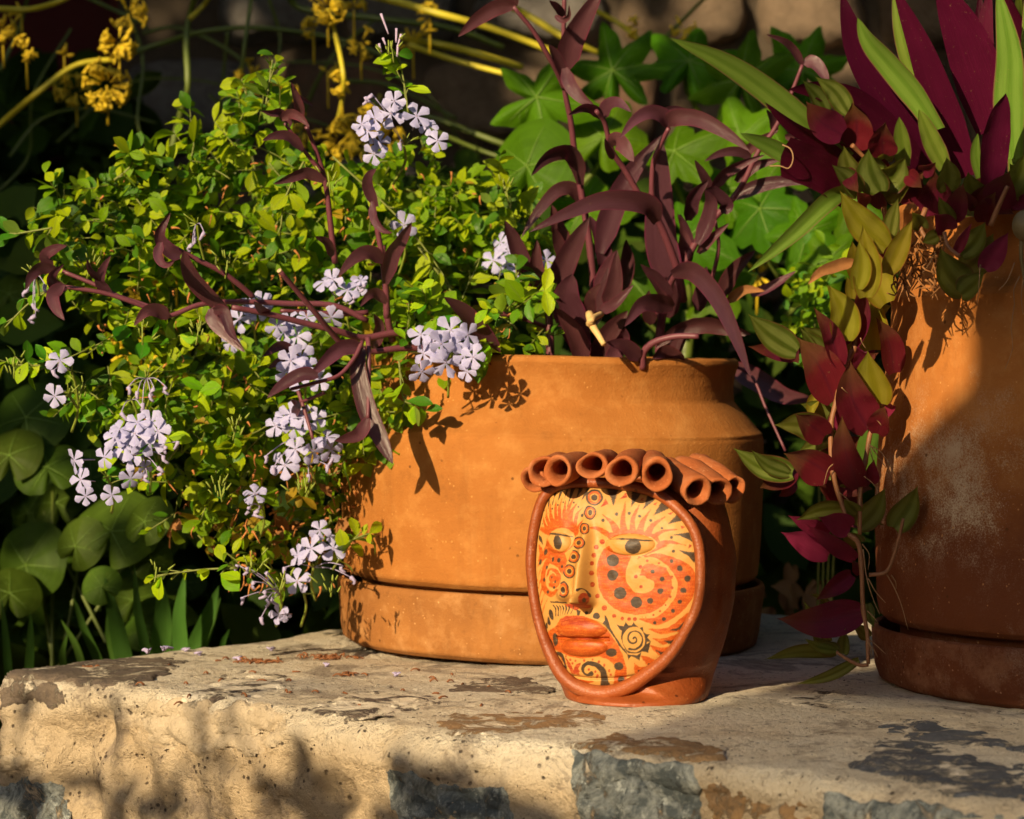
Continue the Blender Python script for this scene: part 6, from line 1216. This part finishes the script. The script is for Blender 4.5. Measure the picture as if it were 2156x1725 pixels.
# sword blades just beyond the wall
ib = empty('iris_clump', (-.42, 2.62, -.55), 'upright sword-shaped green blades rising behind the left part of the wall', 'plant')
for x0, y0, x1, y1, w, d in [(50, 820, 10, 390, 44, 2.7), (170, 830, 178, 465, 48, 2.7), (370, 820, 395, 590, 40, 2.7), (490, 790, 355, 508, 40, 2.68), (580, 770, 425, 365, 52, 2.7), (730, 760, 610, 260, 95, 2.72), (860, 740, 785, 190, 56, 2.68), (940, 740, 935, 250, 110, 2.7), (1055, 730, 1082, 240, 84, 2.66), (1120, 720, 1280, 310, 95, 2.7), (1290, 700, 1345, 560, 34, 2.66), (1170, 700, 1290, 380, 60, 2.72), (690, 760, 640, 420, 70, 2.76)]:
    k = .36; a = W(*V('bl', x0 - (x1 - x0) * 1.0, y0 + (y0 - y1) * 1.0), d); m_ = W(*V('bl', x0, y0), d); e = W(*V('bl', x1, y1), d - .02)
    b = MB(); b.leaf([a, m_, (m_ + e) / 2 + Vector((rg.uniform(-.004, .004), 0, 0)), e], w * k / F * d * 1.15, 'strap', rg.uniform(-.4, .4), .25, 14, 4); b.build('blade', M['blade'], ib)
# dense shaded undergrowth and litter
def scatter(name, n, fn, size, mats, label=None, cat=None, parent=None, kind='stuff', flat=.3, nrm=None):
    its = []
    for k in range(n):
        p = fn(); s = rg.uniform(*size); nr = (Vector((rg.gauss(0, .6), rg.gauss(-.4, .6), rg.gauss(flat, .5))) if nrm is None else nrm + Vector((rg.gauss(0, .35), rg.gauss(0, .35), rg.gauss(0, .35)))).normalized()
        y = nr.orthogonal().normalized(); y = Matrix.Rotation(rg.uniform(0, 6.3), 3, nr) @ y; x = y.cross(nr)
        its.append((Matrix(((x.x * s, y.x * s, nr.x * s, p.x), (x.y * s, y.y * s, nr.y * s, p.y), (x.z * s, y.z * s, nr.z * s, p.z), (0, 0, 0, 1))), rg.randrange(5), rg.randrange(len(mats)), p))
    o = mass(name, its, parent, mats, kind=kind)
    if label: o['label'] = label; o['category'] = cat
    return o
def ug():
    r = rg.random()
    if r < .45: x, d = rg.uniform(-250, 700), rg.uniform(2.95, 4.3); y = rg.uniform(470, 1600) if x < 230 else rg.uniform(560, 1600)
    elif r < .85: x, d = rg.uniform(600, 2300), rg.uniform(3.15, 3.9); y = rg.uniform(380, 1500)
    else: x, d = rg.uniform(-200, 300), rg.uniform(3.9, 4.5); y = rg.uniform(180, 700)
    return W(x, y, d)
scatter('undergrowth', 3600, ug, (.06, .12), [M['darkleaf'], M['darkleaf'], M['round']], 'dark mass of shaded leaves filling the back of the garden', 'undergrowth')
def lt():
    return Vector((rg.uniform(-1.2, 1.6), rg.uniform(2.75, 4.2), -.50 + rg.uniform(0, .05)))
scatter('leaf_litter', 1200, lt, (.04, .09), [M['litter'], M['dry'], M['litter']], 'brown dry leaves lying on the soil behind the wall', 'leaf litter', flat=1.2)
def mound(): 
    x = rg.gauss(.35, .10); y = rg.uniform(2.85, 3.15); return Vector((x, y, -.36 + rg.uniform(0, .38) * max(0, 1 - abs(x - .35) * 3)))
scatter('leaf_heap', 800, mound, (.018, .045), [M['litter'], M['dry'], M['litter']], 'heap of rusty dry leaves glowing between the two planters', 'leaf heap')
b = MB(); mb = []
for i in range(13):
    for j in range(13):
        x, y = i / 6 - 1, j / 6 - 1; b.v.append(Vector((.35 + x * .34, 3.05 + y * .3, -.56 + .42 * math.cos(min(1, math.hypot(x, y)) * math.pi / 2)))); b.uv.append((0, 0))
b.f = [[i * 13 + j, (i + 1) * 13 + j, (i + 1) * 13 + j + 1, i * 13 + j + 1] for i in range(12) for j in range(12)]; b.mi = [0] * 144
setp(b.build('soil_mound', M['litter']), kind='structure')
# green sprigs between the pots
sg = empty('small_weed', (.33, 2.9, -.5), 'small fresh green weed between the hanging plant and the wide planter', 'plant'); its = []
for k in range(160):
    x, y = rg.gauss(1720, 30), rg.gauss(660, 60); p = W(x, y, 2.6 + rg.uniform(-.1, .1)); s = rg.uniform(.012, .022); nr = Vector((rg.gauss(-.2, .5), rg.gauss(-.8, .4), rg.gauss(.4, .4))).normalized(); yv = Matrix.Rotation(rg.uniform(0, 6.3), 3, nr) @ nr.orthogonal().normalized(); xv = yv.cross(nr)
    its.append((Matrix(((xv.x * s, yv.x * s, nr.x * s, p.x), (xv.y * s, yv.y * s, nr.y * s, p.y), (xv.z * s, yv.z * s, nr.z * s, p.z), (0, 0, 0, 1))), rg.randrange(5), rg.choice([0, 1, 2]), p))
mass('foliage', its, sg, gm_); g = MB()
for k in range(4): g.tube([Vector((.33, 2.7, -.56)), W(1725 + k * 12, 1000, 2.62), W(1715 + k * 14, 660, 2.6)], .002, .001, 5)
g.build('stem', M['twig'], sg)
# ---- bits lying on the wall
def lay(vx, vy, up=.001): r = hit(vx, vy); return (r[0] if r[0] else W(vx, vy, 2)) + Vector((0, 0, up))
FL = {313: 'at its back edge, leftmost of all', 347: 'second along its back edge', 392: 'third along its back edge', 418: 'fourth along, set nearer', 500: 'left of the rusty crumbs', 569: 'just behind the rusty crumbs', 688: 'right of the rusty crumbs', 835: 'close under the saucer'}
for x, y in [(313, 1376), (347, 1371), (392, 1373), (418, 1381), (500, 1391), (569, 1371), (688, 1405), (835, 1425)]:
    p = lay(x, y, .001); b = MB()
    b.tube([p, p + Vector((rg.uniform(-.004, .004), .002, .002)), p + Vector((rg.uniform(-.008, .008), .004, .001))], .0022, .0010, 6, 4)
    for k in range(4): a = rg.uniform(0, 6.3); b.tube([p + Vector((0, 0, .001)), p + Vector((math.cos(a) * .004, math.sin(a) * .004, .003))], .0014, .0005, 5, 2)
    setp(b.build('fallen_flower', M['wilt']), 'tiny withered violet flower on the wall top ' + FL[x], 'fallen flower', 'withered flowers fallen on the wall')
b = MB()
for k in range(150):
    if k < 55: x, y = rg.gauss(695, 24), rg.gauss(1386, 3)
    elif k < 95: x, y = rg.gauss(545, 26), rg.gauss(1395, 3)
    elif k < 104: x, y = rg.gauss(190, 8), rg.gauss(1409, 1.5)
    elif k < 112: x, y = rg.gauss(728, 8), rg.gauss(1422, 2)
    else: x, y = rg.uniform(250, 1100), rg.uniform(1385, 1500)
    p = lay(x, y, .0008); a = rg.uniform(0, 6.3); L_ = rg.uniform(.003, .010); b.tube([p, p + Vector((math.cos(a) * L_ / 2, math.sin(a) * L_ / 2, rg.uniform(0, .003))), p + Vector((math.cos(a) * L_, math.sin(a) * L_, 0))], .0011, .0005, 5, 3)
setp(b.build('plant_debris', plain('rusty_debris', (.20, .075, .025), .8, .4, 90)), 'rusty dry plant crumbs scattered on the wall top left of the saucer', 'plant debris', kind='stuff')
b = MB()
for k in range(420):
    x, y = rg.uniform(20, 2150), rg.uniform(1420, 1690); r = hit(x, y)
    if r[0] is None: continue
    p = r[0] + r[1] * .0002; a = rg.uniform(0, 6.3); L_ = rg.uniform(.0008, .0028); t = r[1].cross(Vector((math.cos(a), math.sin(a), .2))).normalized(); b.tube([p, p + t * L_ * rg.random()], .0006 * rg.uniform(.3, 1.3), .0003, 4, 1)
setp(b.build('grit', plain('dark_grit', (.05, .035, .03), .9)), 'specks of dark grit and crumbs over the mortar', 'grit', kind='stuff')

# ================================================================ unseen things placed beside the viewpoint to shade the scene
def US(u, s, z): return Vector((s * .5 + u * .866, s * .866 - u * .5, z))
def piece(name, uz, s0, s1, mat, parent=None):
    b = MB(); n = len(uz)
    for s in (s0, s1):
        for u, z0 in uz: b.v.append(US(u, s, z0 if z0 < -.4 else z0 - s * TANE))
    b.uv = [(0, 0)] * len(b.v); b.f = [list(range(n)), list(range(n, 2 * n))[::-1]] + [[i, i + n, (i + 1) % n + n, (i + 1) % n] for i in range(n)]; b.mi = [0] * len(b.f)
    return b.build(name, mat, parent, False)
gp = empty('shadow_screen', tuple(US(-.4, -.9, -.55)), 'unseen screen, boarded above and slatted below, added behind the viewpoint to cast the right-hand shadow', 'screen')  # added blocker, outlined along the sun rays to cast the right-hand shadow
wood = plain('blocker_wood', (.16, .11, .07), .8, .4, 20, .3)
piece('board_panel', [(-.685, .78), (-.685, 1.22), (-.1, 1.24), (-.1, .78)], -1.0, -.97, wood, gp)
piece('shoulder_board', [(-.865, .78), (-.865, .83), (-.78, 1.00), (-.6851, 1.06), (-.6851, .78)], -1.0, -.97, wood, gp)
for ku in (-.13, -.10, .55): piece('post', [(ku, -.55), (ku, 1.26), (ku + .03, 1.26), (ku + .03, -.55)], -1.04, -1.001, wood, gp)
zz = .775
while zz > .12:
    piece('slat', [(-.865, zz - .0135), (-.865, zz), (.6, zz), (.6, zz - .0135)], -1.0, -.995, wood, gp); zz -= .0225  # slats spaced to let part of the sun through to the wall
# unseen tree added to keep sun off the background
tr_ = empty('shade_tree', tuple(US(-3.2, -2.2, -.55)), 'unseen large leafy tree added behind the viewpoint to shade the background', 'tree')
b = MB(); b.tube([US(-3.2, -2.2, -.6), US(-3.1, -2.1, .6), US(-2.9, -2.0, 1.8), US(-2.4, -1.9, 2.8)], .16, .08, 12); b.build('trunk', plain('bark', (.10, .07, .045), .9, .4, 20, .8), tr_)
b = MB()
for u1, z1 in [(-1.2, 2.9), (-.2, 3.1), (-1.8, 3.6), (-3.8, 3.0), (-2.6, 3.8), (.8, 3.0)]: b.tube([US(-2.5, -1.9, 2.7), US((u1 - 2.5) / 2, -1.8, z1 * .6 + 1.15), US(u1, -1.7, z1)], .06, .015, 7)
b.build('limb', M['twig'], tr_)
def low(u):      # underside of the crown, as height above the rays' zero line
    if u > -1.55: return 1.78
    if u > -1.80: return 1.78 - (-1.55 - u) / .25 * .33
    return 1.45 - min(.75, (-1.80 - u) * 1.2)
holes = [(rg.uniform(-3.2, .2), rg.uniform(1.5, 2.5), rg.uniform(.05, .11)) for k in range(50)]
for vx, vy, d, r in [(225, 175, 3.1, .10), (70, 200, 3.2, .08), (960, 60, 3.3, .12), (1060, 120, 3.4, .10), (860, 30, 3.3, .08), (740, 285, 3.2, .08), (60, 25, 3.2, .07), (400, 60, 3.3, .06), (250, 70, 3.2, .06), (690, 20, 3.2, .06), (1210, 90, 3.3, .08), (1650, 265, 2.9, .07), (1680, 40, 4.4, .16), (1300, 40, 4.4, .10), (450, 120, 4.4, .10), (720, 180, 3.2, .05), (380, 20, 4.4, .08), (1500, 200, 2.95, .05), (1350, 330, 2.9, .06)]:  # crown gaps aimed to let sun onto chosen spots
    q = W(vx, vy, d); s_ = q.x * .5 + q.y * .866; holes.append((q.x * .866 - q.y * .5, q.z + s_ * TANE, r))
def crown():
    while True:
        u, z0, s = rg.uniform(-4.2, 1.2), rg.uniform(.6, 3.4), rg.uniform(-2.3, -1.2)
        if z0 < low(u) + rg.gauss(0, .05): continue
        if any((u - a) ** 2 + (z0 - c) ** 2 < r * r for a, c, r in holes): continue
        return US(u, s, z0 - s * TANE)
scatter('crown', 15000, crown, (.08, .14), [M['darkleaf'], M['round']], parent=tr_, nrm=Vector((-.3, -.6, .5)))
def branch():
    return US(rg.uniform(-2.5, -1.60), rg.uniform(-2.1, -1.5), rg.uniform(.50, 1.30) + 1.8 * TANE)
scatter('hanging_foliage', 230, branch, (.07, .12), [M['darkleaf'], M['round']], parent=tr_, nrm=Vector((-.3, -.6, .5)))  # low leaves added to shade the left background
# shrub whose leaves dapple the left front of the wall
ds = empty('low_shrub', tuple(US(-1.6, -.5, -.55)), 'low broad-leaved shrub left of the viewpoint', 'shrub')
for x, y, w, L_, ang in [(30, 1640, 90, 160, .6), (90, 1690, 100, 150, 1.3), (180, 1650, 80, 140, .2), (250, 1700, 90, 160, 1.0), (330, 1640, 50, 160, 1.7), (340, 1710, 90, 120, .4), (600, 1690, 100, 190, -.5), (680, 1650, 90, 150, .3), (730, 1710, 90, 140, 1.1), (870, 1690, 110, 190, -.9), (940, 1660, 90, 170, -.4), (1010, 1700, 110, 170, .5), (1060, 1740, 80, 120, 0),
                         (245, 1500, 30, 120, 1.5), (430, 1530, 22, 170, 1.45), (485, 1530, 20, 160, 1.3), (1130, 1740, 120, 120, .3), (480, 1620, 24, 150, -.35), (60, 1480, 70, 80, 1.0), (700, 1455, 14, 300, .12), (620, 1440, 16, 260, .2)]:
    r = hit(x, min(y, 1722)); q = r[0]; t = 2.35 + rg.uniform(-.2, .2); c = q + TOSUN * t; k = 1 / F * 2.0
    e1 = TOSUN.cross(Vector((0, 0, 1))).normalized() * -1; e2 = Vector((0, 0, 1)); dv = (-e1 * math.cos(ang) * -1 + e2 * math.sin(ang)).normalized()
    for rep in range(1 if w < 35 else 3):
        if rep: an2 = ang + rg.uniform(-.9, .9); dv2 = (e1 * math.cos(an2) + e2 * math.sin(an2)).normalized(); c2 = c + TOSUN * rg.uniform(-.1, .1) + (e1 * rg.uniform(-.5, .5) + e2 * rg.uniform(-.3, .3)) * L_ * k
        else: dv2, c2 = dv, c
        g = MB(); g.leaf([c2 - dv2 * L_ * k / 2, c2 + e2 * L_ * k * .06, c2 + dv2 * L_ * k / 2], w * k * (1 if w < 35 else .5), 'lance', 0, .2, 10, 4, side=-TOSUN); g.build('leaf', M['darkleaf'], ds)
    g = MB(); g.tube([c - dv * L_ * k / 2, c + Vector((0, 0, -.3)), US(-1.6, -.5, -.5)], .003, .006, 5); g.build('twig', M['twig'], ds)

# unseen hedges and a tree added to block low sky and shade the back
def hedge(name, label, x0, x1, y0, y1, z1, n):
    h = empty(name, ((x0 + x1) / 2, (y0 + y1) / 2, -.55), label, 'hedge')
    slab('woody_core', x0 + .12, x1 - .12, y0 + .12, y1 - .12, -.6, z1 - .1, M['twig_dark'], h)
    def f():
        p = [rg.uniform(x0, x1), rg.uniform(y0, y1), rg.uniform(-.5, z1)]; k = rg.randrange(5)
        if k == 0: p[0] = x0 + rg.uniform(0, .1)
        elif k == 1: p[0] = x1 - rg.uniform(0, .1)
        elif k == 2: p[1] = y0 + rg.uniform(0, .1)
        elif k == 3: p[1] = y1 - rg.uniform(0, .1)
        else: p[2] = z1 - rg.uniform(0, .12)
        return Vector(p)
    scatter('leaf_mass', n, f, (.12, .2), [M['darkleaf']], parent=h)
M['twig_dark'] = plain('dark_twigs', (.03, .025, .012), .95, .4, 20)
hedge('sky_block_hedge', 'unseen tall dark hedge added along the right side to block low sky', 1.9, 2.5, -3.0, 4.2, 2.9, 2600)
hedge('sky_block_hedge', 'unseen tall dark hedge added along the left side to block low sky', -3.3, -2.7, -.2, 4.6, 2.7, 2400)
hedge('sky_block_hedge', 'unseen low dark hedge added behind the viewpoint to block low sky', -4.6, 1.9, -4.2, -3.6, 1.3, 2200)
hedge('sky_block_hedge', 'unseen high dark hedge added behind the viewpoint on the right to block low sky', .2, 2.4, -3.5, -3.0, 3.2, 1600)
bt = empty('back_shade_tree', (1.5, 5.6, -.55), 'unseen tree added above the frame to shade the back of the garden', 'tree')
b = MB(); b.tube([Vector((1.5, 5.6, -.6)), Vector((1.4, 5.5, .9)), Vector((1.0, 5.2, 2.2))], .18, .10, 12); b.build('trunk', M['twig_dark'], bt)
b = MB()
for e in [(-1.4, 3.8, 2.2), (0, 3.4, 2.1), (1.6, 3.5, 2.2), (.4, 4.6, 2.6), (-2, 5, 2.5)]: b.tube([Vector((1.0, 5.2, 2.1)), Vector(((e[0] + 1) / 2, (e[1] + 5.2) / 2, 2.3)), Vector(e)], .06, .015, 7)
b.build('limb', M['twig_dark'], bt)
scatter('crown', 5200, lambda: Vector((rg.uniform(-2.6, 2.4), rg.uniform(2.9, 5.6), rg.uniform(1.75, 2.5))), (.12, .2), [M['darkleaf']], parent=bt, flat=1.5)
